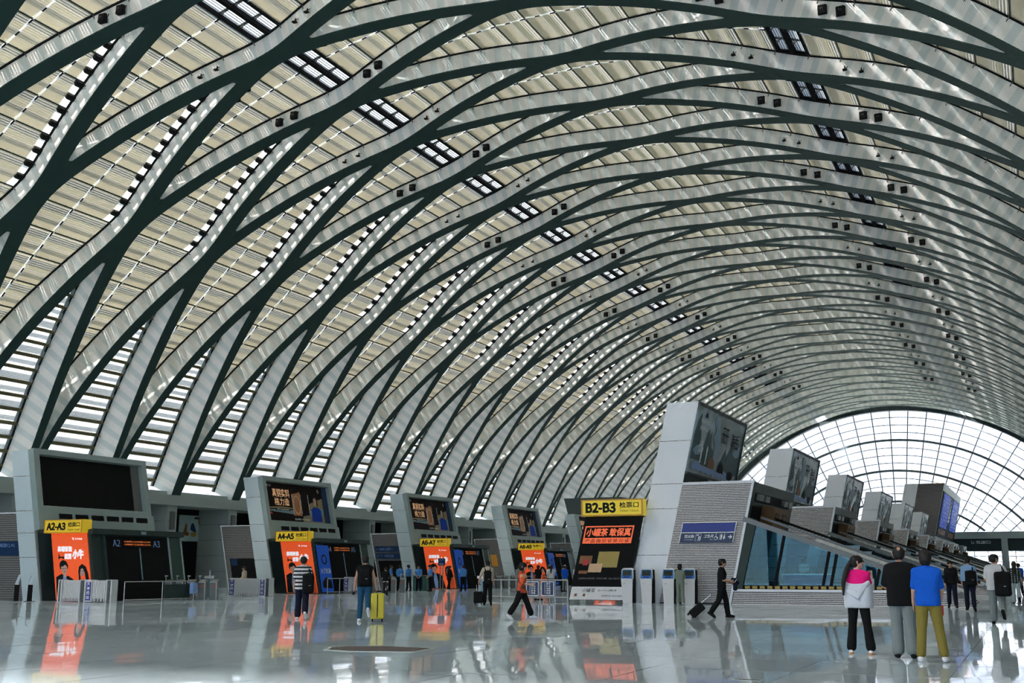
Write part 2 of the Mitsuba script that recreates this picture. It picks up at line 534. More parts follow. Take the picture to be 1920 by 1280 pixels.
# ---- narrow clerestory strips beside the ribs
cw, cd = MB(), MB()
for n in range(2, 30):
    ye = COL + n * P
    for t0, t1 in zip(SEAMS[:-1], SEAMS[1:]):
        if not STRIP[0] < (t0 + t1) / 2 < STRIP[1]: continue
        for h in (0, 1):
            ta = t0 + h * (t1 - t0) / 2; tb = ta + (t1 - t0) / 2; tc = ta + 0.34 * (tb - ta)
            e = lambda t: ye + P - off1(t) - half_w(t)
            cw.add([pol(rs(tc) + 0.02, tc, e(tc) - 0.46), pol(rs(tb) + 0.02, tb, e(tb) - 0.46), pol(rs(tb) + 0.02, tb, e(tb) + 0.55), pol(rs(tc) + 0.02, tc, e(tc) + 0.55)], [[0, 1, 2, 3]])
            c8 = [pol(r, t, e(t) + d) for r in (rs(ta) - 0.18, rs(ta) + 0.06) for t, d in ((ta, -0.46), (tc, -0.46), (tc, 0.55), (ta, 0.55))]
            cd.hexa(np.array(c8)[[3, 2, 1, 0, 7, 6, 5, 4]])
part('ceiling', 'strip_glazing', ply(cw.out(), 'milk_mat'), 'narrow white clerestory strips beside the ribs', kind='stuff')
part('ceiling', 'strip_dividers', ply(cd.out(), 'black'), kind='stuff')

# ---- louvred windows between the rib feet on the left
setting('window_2', None, 'tall white louvred windows between the rib feet')
WT = 43.21 + (SEAM / 2) * np.arange(0, 18)
ol = MB(); panes = []; fr, jb = MB(), MB()
for n in range(1, 30):
    yc = COL + n * P
    for t in WT:
        if t > 66.2: continue
        ta, tb = t + 0.12, min(t + SEAM / 2 - 0.12, 66.4)
        q = [pol(rs(x), x, yc + s * off1(x)) for x, s in ((ta, -1), (tb, -1), (tb, 1), (ta, 1))]
        panes.append((math.hypot(*(q[0][:2])), q))
        hw = off1(t)
        ol.hexa(np.array([pol(r, x, yc + s * hw) for r in (rs(t) - 0.10, rs(t) + 0.12) for x, s in ((t - 0.14, -1), (t + 0.14, -1), (t + 0.14, 1), (t - 0.14, 1))])[[3, 2, 1, 0, 7, 6, 5, 4]])
        if t > 51: fr.bar(pol(rs(ta) - 0.03, ta, yc - 1.35), pol(rs(tb) - 0.03, tb, yc - 1.35), 0.04, 0.04)
        # pale stile at the right jamb of every window
        jb.hexa(np.array([pol(r, x, yc + off1(x) - half_w(x) - d) for r in (rs(ta) - 0.06, rs(ta) - 0.02) for x, d in ((ta, .26), (tb, .26), (tb, .0), (ta, .0))])[[3, 2, 1, 0, 7, 6, 5, 4]])
panes.sort(key=lambda q: q[0])
far = MB()
for k, (d, q) in enumerate(panes):
    if k < 300: part('window_2', 'pane', ply((np.array(q), np.array([[0, 1, 2, 3]])), 'blind_mat'))
    else: far.add(q, [[0, 1, 2, 3]])
part('window_2', 'far_panes', ply(far.out(), 'blind_mat'), kind='stuff')
part('window_2', 'transoms', ply(ol.out(), 'olive'), 'olive cross beams between the panes', kind='stuff')
part('window_2', 'jamb_strips', ply(jb.out(), 'pale_jamb'), 'pale strips at the right jambs', kind='stuff')
part('window_2', 'glazing_bars', ply(fr.out(), 'mullion'), kind='stuff')

# ---- skylights in two rows
def sky_parts(th_a, th_b, flip):
    """Frame, panes and fins of one skylight about y = 0."""
    L = P / 2 - 0.12
    fin, gl, white = MB(), [], MB()
    ts = np.array([0.0, 0.06, 0.45, 0.55, 0.94, 1.0]) * (th_b - th_a) + th_a
    if not flip: ts = (th_a + th_b) - ts[::-1]
    def slab(mb, a, b, r0, r1, y0=-L, y1=L):
        mb.hexa(np.array([pol(r, x, y) for r in (r0, r1) for x, y in ((a, y0), (b, y0), (b, y1), (a, y1))])[[3, 2, 1, 0, 7, 6, 5, 4]])
    slab(fin, ts[0], ts[1], RS - 0.12, RS + 0.5)
    slab(fin, ts[2], ts[3], RS - 0.12, RS + 0.5)
    slab(fin, ts[4], ts[5], RS - 0.05, RS + 0.5)
    slab(fin, ts[0], ts[5], RS + 0.0, RS + 0.45, -L, -L + 0.25)
    slab(fin, ts[0], ts[5], RS + 0.0, RS + 0.45, L - 0.25, L)
    slab(white, ts[-1] + 0.02, ts[-1] + 0.16, RS - 0.05, RS + 0.02) if not flip else slab(white, ts[0] - 0.16, ts[0] - 0.02, RS - 0.05, RS + 0.02)
    bars = MB()
    for a, b in ((ts[1], ts[2]), (ts[3], ts[4])):
        m = 4; ys = np.linspace(-L + 0.25, L - 0.25, m + 1)
        for y0, y1 in zip(ys[:-1], ys[1:]):
            q = [pol(RS + 0.22, a, y0 + 0.09), pol(RS + 0.22, b, y0 + 0.09), pol(RS + 0.22, b, y1 - 0.09), pol(RS + 0.22, a, y1 - 0.09)]
            gl.append((np.array(q), np.array([[0, 1, 2, 3]])))
        for y in ys: slab(bars, a, b, RS + 0.17, RS + 0.29, y - 0.09, y + 0.09)
        for y in ys[1:-1]:
            c = (a + b) / 2
            bars.bar(pol(RS + 0.17, c, y), pol(RS - 0.12, c + 0.12, y - 0.25), 0.05)
            bars.mesh(moved(trimesh.creation.icosphere(1, 0.07), mat4(pol(RS - 0.12, c + 0.12, y - 0.25))))
    return fin.out(), white.out(), bars.out(), gl


SKYS = []
for (a, b), flip in zip(SKY_BAYS, (False, True)):
    fin, white, bars, gl = sky_parts(a, b, flip)
    SKYS.append((ply(fin, 'matte_black'), ply(white, 'white'), ply(bars, 'dark_steel'), [ply(g, 'blind_y_mat') for g in gl]))
for row, (fin, white, bars, gl) in enumerate(SKYS):
    for n in range(0, 29):
        if (row == 1 and n < 4): pass
        y = COL + n * P; Mx = mat4((0, y, 0))
        k = thing('skylight', f'black finned skylight, the {ORDN[n]} from the camera in the {"left" if row == 0 else "right"} row', 'skylight',
                  group='skylights in the left row' if row == 0 else 'skylights in the right row')
        part(k, 'fin', at(fin, Mx), 'deep black frame fins'); part(k, 'edge_strip', at(white, Mx), 'white edge strip'); part(k, 'openers', at(bars, Mx), 'window openers between the panes', kind='stuff')
        for g in gl: part(k, 'pane', at(g, Mx))

# ---- end wall of glass
setting('window_1', None, 'huge arched glass end wall with a fan of dark mullions')
RO = 38.2; ringr = [RO - 1.36 * k for k in range(0, 24)]
ths = np.arange(-67.2, 67.3, 4.8)
ZB = 7.6
mul, ringm, thick = [], MB(), MB()


def zpt(r, t): q = pol(r, t, YEND); return q


def clipz(r0, t):
    """Radius at which a radial mullion reaches the sill."""
    c = math.cos(math.radians(t))
    return max(6.0, (ZB - ZC) / max(c, 1e-3)) if c > 0.05 else 99


for t in ths:
    r0 = clipz(0, t)
    if r0 > RO - 0.3: continue
    part('window_1', 'mullion', ply(MB().bar(zpt(r0, t), zpt(RO, t), 0.13, 0.30, up=(0, 1, 0)).out(), 'mullion_hazed'))
for k, r in enumerate(ringr):
    mb = thick if k % 4 == 0 else ringm
    w = 0.34 if k % 4 == 0 else 0.09
    tt = np.arange(-67.2, 67.3, 2.4)
    for a, b in zip(tt[:-1], tt[1:]):
        pa, pb = zpt(r, a), zpt(r, b)
        if min(pa[2], pb[2]) < ZB: continue
        mb.bar(pa, pb, w, 0.2 if k % 4 else 0.5, up=(0, 1, 0))
part('window_1', 'ring_bar', ply(ringm.out(), 'mullion_hazed'), kind='stuff')
part('window_1', 'ring_beam', ply(thick.out(), 'mullion_hazed'), 'thicker curved beams')
pn = []
for k in range(len(ringr) - 1):
    for a, b in zip(ths[:-1], ths[1:]):
        q = [zpt(ringr[k], a), zpt(ringr[k], b), zpt(ringr[k + 1], b), zpt(ringr[k + 1], a)]
        if max(x[2] for x in q) < ZB: continue
        q = [np.array([x[0], x[1], max(x[2], ZB)]) for x in q]
        pn.append((abs(a + b), q))
pn.sort(key=lambda q: -q[1][0][2])
far = MB()
for k, (_, q) in enumerate(pn):
    if k < 300: part('window_1', 'pane', ply((np.array(q), np.array([[0, 1, 2, 3]])), 'glass'))
    else: far.add(q, [[0, 1, 2, 3]])
part('window_1', 'low_panes', ply(far.out(), 'glass'), kind='stuff')
# arch lining around the glass and the portal below
lin = MB()
tt = np.arange(-66.4, 66.5, 2.0)
for a, b in zip(tt[:-1], tt[1:]):
    lin.hexa(np.array([pol(r, x, y) for r in (R - 0.5, RS + 1.3) for x, y in ((a, YEND - 1.0), (b, YEND - 1.0), (b, YEND + 0.3), (a, YEND + 0.3))])[[3, 2, 1, 0, 7, 6, 5, 4]])
setting('trim_1', ply(lin.out(), 'mullion'), 'dark arch lining around the end wall')
wall = MB()
wall.box((-58, YEND - 0.6, ZB - 1.15), (14, YEND + 0.2, ZB))                 # cross beam
setting('wall_end', ply(wall.out(), 'stone'), 'concrete cross beam over the end exits')
for x in np.arange(-56.4, 14, 8.6):
    part('wall_end', 'column', ply(MB().box((x - 0.5, YEND - 0.7, 0), (x + 0.5, YEND + 0.2, ZB - 1.15)).out(), 'stone'))
fas = MB().box((-58, YEND - 0.15, 4.35), (14, YEND + 0.15, ZB - 1.15)).out()
part('wall_end', 'dark_fascia', ply(fas, 'green_grey'))
bars = MB()
for z in np.arange(0.9, 4.3, 0.85): bars.box((-58, YEND - 0.05, z), (14, YEND + 0.05, z + 0.07))
for x in np.arange(-57, 14, 2.15): bars.box((x, YEND - 0.06, 0), (x + 0.08, YEND + 0.06, 4.4))
part('wall_end', 'glazing_bars', ply(bars.out(), 'mullion'), kind='stuff')
part('wall_end', 'glazing', ply((np.array([[-58, YEND, 0], [14, YEND, 0], [14, YEND, 4.4], [-58, YEND, 4.4]], float), np.array([[0, 1, 2, 3]])), 'glass'))

# ---- left wall: ledge beam on columns before a dark passage
XW = -57.0
lw = MB().box((XW - 0.9, -13, 5.93), (XW + 0.35, YEND - 0.6, 6.66)).box((XW - 2.7, -13, 5.93), (XW - 0.7, YEND - 0.6, 7.00)).out()
setting('wall_left', ply(lw, 'stone'), 'pale concrete ledge beam under the rib feet')
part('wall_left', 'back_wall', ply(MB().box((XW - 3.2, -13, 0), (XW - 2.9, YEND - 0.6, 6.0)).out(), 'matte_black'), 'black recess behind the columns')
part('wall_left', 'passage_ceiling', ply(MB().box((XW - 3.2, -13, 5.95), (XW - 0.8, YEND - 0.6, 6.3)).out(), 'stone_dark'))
colm = MB().box((XW - 2.95, -1.0, 0), (XW + 0.05, 0.0, 5.95)).out()
seam = MB()
for z in (1.2, 2.4, 3.6, 4.8): seam.box((XW - 2.96, -1.012, z), (XW + 0.062, 0.012, z + 0.02))
cp, sp = ply(colm, 'stone'), ply(seam.out(), 'joint')
lampb = ply(MB().box((XW + 0.03, -0.75, 4.2), (XW + 0.22, -0.35, 5.5)).out(), 'dark_steel')
for n in range(-1, 29):
    y = COL + P / 2 + n * P - 0.1
    c = part('wall_left', 'column', at(cp, mat4((0, y, 0))))
    part(c, 'joints', at(sp, mat4((0, y, 0)))); part(c, 'lamp_box', at(lampb, mat4((0, y, 0))), 'grey lamp box')
# ---- right wall, mostly outside the picture
XR = 2 * AX - XW
setting('wall_right', ply(MB().box((XR - 0.35, -13, 5.93), (XR + 0.9, YEND - 0.6, 6.62)).out(), 'stone'))
part('wall_right', 'back_wall', ply(MB().box((XR + 2.0, -13, 0), (XR + 2.3, YEND - 0.6, 6.0)).out(), 'stone_dark'))
part('wall_right', 'passage_ceiling', ply(MB().box((XR + 0.8, -13, 5.95), (XR + 2.3, YEND - 0.6, 6.3)).out(), 'stone_dark'))

# ---- glass end wall behind the camera: its bars are mirrored in the floor and the panes
YS = -13.0
sb = MB()
for t in ths:
    r0 = clipz(0, t)
    if r0 < RO - 0.3:
        a, b = zpt(r0, t), zpt(RO, t); a[1] = b[1] = YS
        sb.bar(a, b, 0.2, 0.30, up=(0, 1, 0))
for k, r in enumerate(ringr):
    tt = np.arange(-67.2, 67.3, 2.4)
    for a, b in zip(tt[:-1], tt[1:]):
        pa, pb = zpt(r, a), zpt(r, b); pa[1] = pb[1] = YS
        if min(pa[2], pb[2]) >= ZB: sb.bar(pa, pb, 0.12 if k % 4 else 0.36, 0.3, up=(0, 1, 0))
sb.box((-58, YS - .3, ZB - 1.15), (14, YS + .3, ZB))
for x in np.arange(-56.4, 14, 8.6): sb.box((x - .4, YS - .3, 0), (x + .4, YS + .3, ZB - 1.15))
setting('window_3', ply(sb.out(), 'mullion'), 'bars of the glass end wall behind the camera')
# ================================================================ more materials
def E_(rgb): return {'emitter': {'type': 'area', 'radiance': {'type': 'rgb', 'value': list(rgb)}}}


def ad_fn(p, n, uv):
    a = mikit.fbm(p.y * 0.5, p.z * 0.8, 2.0)
    b = mikit.smoothstep(0.35, 0.7, a)
    g = mikit.smoothstep(5.2, 8.2, p.z)
    return mikit.mix(mikit.mix((0.05, 0.12, 0.15), (0.13, 0.16, 0.13), a), (0.26, 0.40, 0.50), b * (0.35 + 0.65 * g))


M_('ad_mist', mikit.proc(ad_fn), 0.3)
M_('ink', (0.008, 0.012, 0.015), 0.6, spec=0.15)
M_('ink_teal', (0.02, 0.075, 0.09), 0.5)
M_('mist_blue', (0.22, 0.36, 0.48), 0.5)
M_('rust', (0.25, 0.10, 0.03), 0.5)
M_('sign_blue', (0.010, 0.035, 0.28), 0.35)
M_('sign_navy', (0.008, 0.035, 0.11), 0.35)
M_('yellow', (0.68, 0.50, 0.03), 0.4)
M_('amber', (0.60, 0.28, 0.03), 0.4)
M_('amber_dull', (0.13, 0.06, 0.010), 0.5)
M_('orange', (0.72, 0.10, 0.025), 0.4)
M_('skin_print', (0.62, 0.40, 0.33), 0.5)
M_('print_blue', (0.25, 0.40, 0.72), 0.5)
M_('bronze', (0.50, 0.19, 0.07), 0.35)
M_('bronze_pale', (0.75, 0.48, 0.27), 0.4)
M_('brown_dark', (0.013, 0.007, 0.007), 0.6, spec=0.12)
M_('sand', (0.32, 0.25, 0.13), 0.5)
M_('royal', (0.004, 0.026, 0.17), 0.5, spec=0.15)
M_('sweater_blue', (0.008, 0.06, 0.50), 0.6, spec=0.2)
M_('gold', (0.40, 0.30, 0.06), 0.4)
M_('kiosk_blue', (0.04, 0.22, 0.58), 0.3)
M_('screen_dark', (0.018, 0.030, 0.032), 0.12)
M_('teal_wall', (0.004, 0.035, 0.085), 0.5)
M_('pale_teal', (0.20, 0.33, 0.40), 0.5)
M_('brushed', (0.78, 0.82, 0.85), 0.35, metal=0.35)
M_('red', (0.50, 0.03, 0.03), 0.5)

SB = 0.235          # lean of the middle gates per metre of height
SA = -0.226         # lean of the left gates


class Face:
    """A sloping face: x metres along the width, z metres up, d metres proud."""
    def __init__(self, o, xdir, lean): self.M = frame(o, xdir, (lean, 0, 1))

    def plate(self, x0, z0, x1, z1, d0, d1):
        m = MB().box((x0, z0, d0), (x1, z1, d1)).out()
        return moved(m, self.M)

    def shape(self, pts, d0, d1):
        g = pts if hasattr(pts, 'area') else Polygon(pts)
        m = ext2d(g, d1 - d0); m.apply_translation([0, 0, d0])
        return moved(m, self.M)

    def text(self, s, x, z, h, d0=0.0, depth=0.006, **kw):
        g = affinity.translate(text2d(s, h, **kw), x, z)
        return self.shape(g, d0, d0 + depth)

    def text_fit(self, s, x0, x1, z0, z1, d0=0.0, depth=0.006, **kw):
        g = text2d(s, 1.0, **kw); b = g.bounds
        g = affinity.affine_transform(g, [(x1 - x0) / (b[2] - b[0]), 0, 0, (z1 - z0) / (b[3] - b[1]), 0, 0])
        b = g.bounds
        return self.shape(affinity.translate(g, x0 - b[0], z0 - b[1]), d0, d0 + depth)


def cat_(*ms): return trimesh.util.concatenate([m if isinstance(m, trimesh.Trimesh) else trimesh.Trimesh(*m, process=False) for m in ms])


def blob(cx, cz, rx, rz, n=20): return [(cx + rx * math.cos(a), cz + rz * math.sin(a)) for a in np.linspace(0, 2 * math.pi, n, endpoint=False)]


# ================================================================ MIDDLE ROW: leaning ticket gate blocks
YB, DB = 45.87, 20.64
ORD = ['nearest', 'second nearest', 'third', 'fourth', 'fifth', 'sixth', 'seventh', 'eighth']


def landscape_ad(k, F, y0, y1, z0, z1, detail):
    """The mountain landscape poster on a screen face; returns nothing, adds sub-parts to k."""
    W, Hh = y1 - y0, z1 - z0
    X = lambda u: y0 + u * W
    Z = lambda v: z0 + v * Hh
    rng = np.random.default_rng(3)

    def ridge(pts, base): return [(X(pts[0][0]), Z(base))] + [(X(u), Z(v)) for u, v in pts] + [(X(pts[-1][0]), Z(base))]
    hills = [ridge([(0.0, .55), (.03, .78), (.07, .9), (.1, .7), (.14, .5), (.18, .42)], .2), ridge([(.2, .4), (.24, .62), (.27, .72), (.3, .60), (.32, .70), (.35, .45), (.4, .42), (.45, .3)], .15),
             ridge([(.55, .2), (.62, .36), (.66, .5), (.7, .38), (.76, .55), (.8, .62), (.84, .45), (.9, .52), (.97, .6), (1.0, .45)], .12)]
    part(k, 'painted_hills', ply(cat_(*[F.shape(h, .006, .012) for h in hills]), 'ink_teal'), 'dark teal hills', kind='stuff')
    mist = [[(X(u), Z(v)) for u, v in ((.36, .95), (.42, .98), (.5, .7), (.52, .45), (.47, .25), (.42, .2), (.42, .5), (.36, .62), (.4, .75), (.34, .85))],
            [(X(u), Z(v)) for u, v in ((.02, .33), (.08, .42), (.15, .46), (.22, .40), (.17, .30), (.08, .27))],
            [(X(u), Z(v)) for u, v in ((.80, .48), (.87, .56), (.97, .66), (.96, .45), (.88, .42))]]
    part(k, 'painted_mist', ply(cat_(*[F.shape(h, .013, .018) for h in mist]), 'mist_blue'), 'pale blue mist', kind='stuff')
    wave = [(X(u), Z(v)) for u, v in ((.04, .10), (.06, .15), (.12, .19), (.2, .15), (.35, .13), (.5, .11), (.62, .10), (.7, .16), (.78, .12), (.86, .13), (.9, .06), (.93, .0))]
    wave += [(X(u), Z(max(0.0, .06 - .06 * u + .012 * math.sin(u * 60)))) for u in np.linspace(.9, .05, 30)]
    part(k, 'painted_river', ply(F.shape(Polygon(wave).buffer(0), .019, .024), 'print_blue'), 'blue river with white edge')
    tow = [F.plate(X(a), Z(.17), X(a + .02), Z(.33 + b), .025, .03) for a, b in ((.17, .06), (.27, .10))] + [F.shape([(X(a), Z(.38)), (X(a + .03), Z(.38)), (X(a + .015), Z(.47))], .025, .03) for a in (.165, .265)]
    part(k, 'painted_towers', ply(cat_(*tow), 'white'), kind='stuff')
    hut = [F.shape([(X(.33), Z(.14)), (X(.47), Z(.14)), (X(.46), Z(.25)), (X(.40), Z(.33)), (X(.34), Z(.24))], .025, .03)]
    part(k, 'painted_hut', ply(cat_(*hut), 'rust'))
    rocks = [F.shape([(X(.55), Z(.12)), (X(.68), Z(.10)), (X(.66), Z(.22)), (X(.61), Z(.29)), (X(.57), Z(.22))], .025, .03), F.shape(blob(X(.83), Z(.10), .07 * W, .08 * Hh, 9), .025, .03)]
    part(k, 'painted_rocks', ply(cat_(*rocks), 'ink'), kind='stuff')
    part(k, 'brush_lettering', ply(cat_(F.text_fit('天开', X(.53), X(.66), Z(.58), Z(.84), .026, slant=-.15), F.text_fit('海岳', X(.74), X(.91), Z(.56), Z(.80), .026, slant=-.15),
                                        F.shape([(X(.13), Z(.86)), (X(.19), Z(.87)), (X(.165), Z(.95))], .026, .032)), 'ink'), 'black brush lettering')
    part(k, 'small_lettering', ply(cat_(F.text_fit('中国石化长城', X(.07), X(.24), Z(.76), Z(.83), .026), F.text_fit('润滑油', X(.07), X(.22), Z(.66), Z(.72), .026),
                                        F.plate(X(.12), Z(.32), X(.125), Z(.52), .026, .03), F.plate(X(.17), Z(.32), X(.175), Z(.52), .026, .03), F.text_fit('酒', X(.13), X(.165), Z(.42), Z(.5), .026), F.text_fit('店', X(.13), X(.165), Z(.33), Z(.41), .026)), 'white'), 'small white lettering')


def gate_block(i):
    y = YB + DB * i
    tower = i <= 5
    lab = {0: 'grey louvred ticket gate block with a tall leaning white tower behind the white ticket machines',
           1: 'second leaning white tower block with a landscape screen beyond the blue toilet sign',
           2: 'third leaning white tower block with a landscape screen along the middle row',
           3: 'fourth white tower block, the narrow one beside the departure board box',
           4: 'fifth white tower block, partly hidden by the tall dark departure board box',
           5: 'sixth leaning block, its tower lost behind the dark departure board box',
           6: 'small dark gate block in front of the departure boards, nearer one',
           7: 'small dark gate block in front of the departure boards, farther one'}[i]
    k = thing('gate_block', lab, 'ticket gate', group='leaning gate blocks of the middle row')
    if tower:
        b = MB().box((-15.77, y, 0), (-14.40, y + 8.5, 8.34), (SB, 0)).out()
        t = part(k, 'tower', ply(b, 'white_panel'), 'leaning white tower')
        F = Face((-15.77, y, 0), (1, 0, 0), SB)
        js = [F.plate(0, z, 1.37, z + 0.018, -0.002, 0.004) for z in (1.96, 3.87, 4.90, 6.70)]
        part(t, 'panel_joint', ply(cat_(*js), 'joint'), kind='stuff')
        G = Face((-14.40, y, 0), (0, 1, 0), SB)
        s = part(k, 'screen', ply(G.plate(.10, 5.42, 8.40, 8.22, .0, .05), 'ad_mist'), 'landscape screen facing the hall')
        G2 = Face(tuple(np.array((-14.40, y, 0)) + 0.05 * np.array([1, 0, -SB])), (0, 1, 0), SB)
        landscape_ad(s, G2, .12, 8.36, 5.44, 8.20, i < 3)
        fr = [G.plate(0, 8.22, 8.5, 8.34, 0, .10), G.plate(8.40, 5.3, 8.5, 8.22, 0, .10), G.plate(0, 5.32, 8.5, 5.42, 0, .10)]
        part(k, 'screen_frame', ply(cat_(*fr), 'mullion'), 'thin dark frame')
        part(k, 'tower_foot', ply(G.plate(.02, 4.86, 8.48, 5.32, 0, .02), 'green_grey'), 'dark strip under the screen')
        part(k, 'strut', ply(G.plate(3.6, 4.86, 4.3, 5.32, 0.02, .10), 'pylon_side'))
    b = MB().box((-14.40, y + .02, 0), (-11.40, y + 8.62, 4.9), (SB, 0)).out()
    part(k, 'body', ply(b, 'green_grey'))
    F = Face((-14.40, y + .02, 0), (1, 0, 0), SB)
    part(k, 'louvre_cladding', ply(F.plate(0.0, 0.04, 2.95, 4.85, 0, .03), 'louvre'), 'fine horizontal grey louvres')
    part(k, 'edge_trim', ply(cat_(F.plate(2.92, 0, 3.02, 4.95, 0, .06), F.plate(0, 4.85, 3.02, 4.95, 0, .06)), 'white_panel'), 'white edge trim')
    G = Face((-11.40, y + .02, 0), (0, 1, 0), SB)
    part(k, 'light_slot', ply(G.plate(.7, 4.12, 7.7, 4.50, 0, .012), 'black'), 'dark lamp slot')
    part(k, 'slot_lamps', ply(cat_(*[G.plate(a, 4.2, a + .75, 4.46, .012, .16) for a in (.9, 2.1, 6.0, 7.0)]), 'dark_steel'), kind='stuff')
    part(k, 'doorway', ply(G.plate(.5, .5, 7.9, 3.95, 0, .012), 'matte_black'), 'dark doorway recess')
    sg = part(k, 'gate_sign', ply(G.plate(2.3, 3.22, 5.2, 4.06, .0, .55), 'amber_dull'), 'amber gate sign')
    G3 = Face(tuple(np.array((-11.40, y + .02, 0)) + 0.55 * np.array([1, 0, -SB]) / math.hypot(1, SB)), (0, 1, 0), SB)
    part(sg, 'lettering', ply(G3.text_fit(['B1-B2', 'B3-B4', 'B5-B6', 'B7-B8', 'B9-B10', 'B11-B12', 'B13-B14', 'B15-B16'][i], 2.55, 4.95, 3.42, 3.86, .0), 'ink'))
    return k


for i in range(8): gate_block(i)


def stairwell(i):
    y = YB + DB * i
    lab = ('glass sided stairwell with a sloping top rail at the ' + ORD[i] + ' gate block')
    k = thing('stairwell', lab, 'stairwell', group='glass sided stairwells of the middle row')
    X0, ZT, X1, ZE = -11.29, 3.30, -2.50, 0.42
    topz = lambda x: ZT + (ZE - ZT) * (x + 10.36) / (X1 + 10.36)
    # skirt, sill, posts, sloping beam
    sk = MB().hexa(np.array([[-11.36, y, 0], [-2.3, y, 0], [-2.3, y + 6.0, 0], [-11.36, y + 6.0, 0], [-11.24, y, .52], [-2.75, y, .52], [-2.75, y + 6.0, .52], [-11.24, y + 6.0, .52]]))
    part(k, 'skirt', ply(sk.out(), 'louvre'), 'louvred skirt')
    part(k, 'sill', ply(MB().box((-11.32, y - .05, .52), (-2.72, y + 6.05, .60)).out(), 'brushed'), 'bright sill')
    part(k, 'gold_band', ply(cat_(*[MB().box((x, y + .02, .62), (x + .20, y + .10, .73)).out() for x in np.arange(-11.1, -3.2, .30)]), 'gold'), 'row of small gold ornaments', kind='stuff')
    part(k, 'band_back', ply(MB().box((-11.28, y + .10, .60), (-2.9, y + .16, .78)).out(), 'brown_dark'))
    part(k, 'post', ply(MB().hexa(np.array([[-11.30, y - .02, .6], [-10.92, y - .02, .6], [-10.92, y + .2, .6], [-11.30, y + .2, .6], [-10.62, y - .02, 3.5], [-10.2, y - .02, 3.35], [-10.2, y + .2, 3.35], [-10.62, y + .2, 3.5]])).out(), 'green_grey'), 'leaning dark corner post')
    part(k, 'top_beam', ply(MB().bar((-10.75, y + .08, topz(-10.75) - .04), (X1, y + .08, topz(X1) - .04), .26, .20).out(), 'dark_steel'), 'sloping top beam')
    for a in (-9.13, -7.40, -7.12, -5.55, -4.2):
        zt = topz(a) - .1
        part(k, 'mullion', ply(MB().bar((a, y + .08, zt), (a - .235 * (zt - .75), y + .08, .75), .10, .14, up=(0, 1, 0)).out(), 'black'))
    lean = lambda x, z: x - .235 * (topz(x) - z)
    xs = [-10.4, -9.13, -7.25, -5.55, -4.2, -3.2]
    for a, b in zip(xs[:-1], xs[1:]):
        q = np.array([[lean(a, .75), y + .08, .75], [lean(b, .75), y + .08, .75], [b, y + .08, topz(b) - .06], [a, y + .08, topz(a) - .06]])
        part(k, 'pane', ply((q, np.array([[0, 1, 2, 3]])), 'tinted_glass'))
    # thin wires of the pane joints
    part(k, 'pane_joints', ply(cat_(*[MB().bar((lean(-10.4, z), y + .10, z), (max(-10.3, min(-3.3, -10.36 + (ZT - z - .1) * 2.72)), y + .10, z), .02).out() for z in (1.0, 1.45, 1.9, 2.35, 2.8)]), 'ink'), kind='stuff')
    # inside: back partition, lights, desk
    bp = MB().hexa(np.array([[-11.1, y + 2.6, .52], [-3.3, y + 2.6, .52], [-3.3, y + 2.7, .52], [-11.1, y + 2.7, .52], [-10.45, y + 2.6, topz(-10.45) - .15], [-3.3, y + 2.6, topz(-3.3) - .15], [-3.3, y + 2.7, topz(-3.3) - .15], [-10.45, y + 2.7, topz(-10.45) - .15]]))
    part(k, 'back_partition', ply(bp.out(), 'teal_wall'), 'teal partition inside')
    if i < 3:
        ps = [MB().hexa(np.array([[a, y + 2.5, .9], [a + w, y + 2.5, .9], [a + w, y + 2.59, .9], [a, y + 2.59, .9], [a + .45, y + 2.5, z], [a + w + .45, y + 2.5, z], [a + w + .45, y + 2.59, z], [a + .45, y + 2.59, z]])).out()
              for a, w, z in ((-10.55, .75, 2.95), (-9.0, .5, 2.5), (-8.2, 1.2, 2.35), (-6.9, .35, 2.1), (-5.9, .5, 1.75), (-4.9, .4, 1.4))]
        for q in ps: part(k, 'pale_panel', ply(q, 'pale_teal'), 'pale leaning panel inside')
    # sloping steel decks of the escalator behind the glass
    for dy, dz, m, name in ((.55, .05, 'brushed', 'steel_deck'), (1.25, .22, 'dark_steel', 'handrail'), (2.2, .05, 'brushed', 'steel_deck'), (3.0, .30, 'black', 'handrail')):
        xa = -8.0 if name == 'steel_deck' else -10.3
        d = MB()
        if name == 'steel_deck':
            n = 7
            for s in range(n):
                a = xa + (X1 + .1 - xa) * s / n; b = xa + (X1 + .1 - xa) * (s + 1) / n - .03
                d.hexa(np.array([[a, y + dy - .25, topz(a) - .2], [b, y + dy - .25, topz(b) - .2], [b, y + dy + .35, topz(b) - .2], [a, y + dy + .35, topz(a) - .2],
                                 [a, y + dy - .25, topz(a) + dz], [b, y + dy - .25, topz(b) + dz], [b, y + dy + .35, topz(b) + dz + .12], [a, y + dy + .35, topz(a) + dz + .12]]))
            part(k, name, ply(d.out(), m), 'bright sloping steel deck')
        else:
            d.bar((xa, y + dy, topz(xa) + dz), (X1 + .2, y + dy, topz(X1 + .2) + dz), .12, .10)
            part(k, name, ply(d.out(), m), 'sloping handrail')
    return k


for i in range(8): stairwell(i)

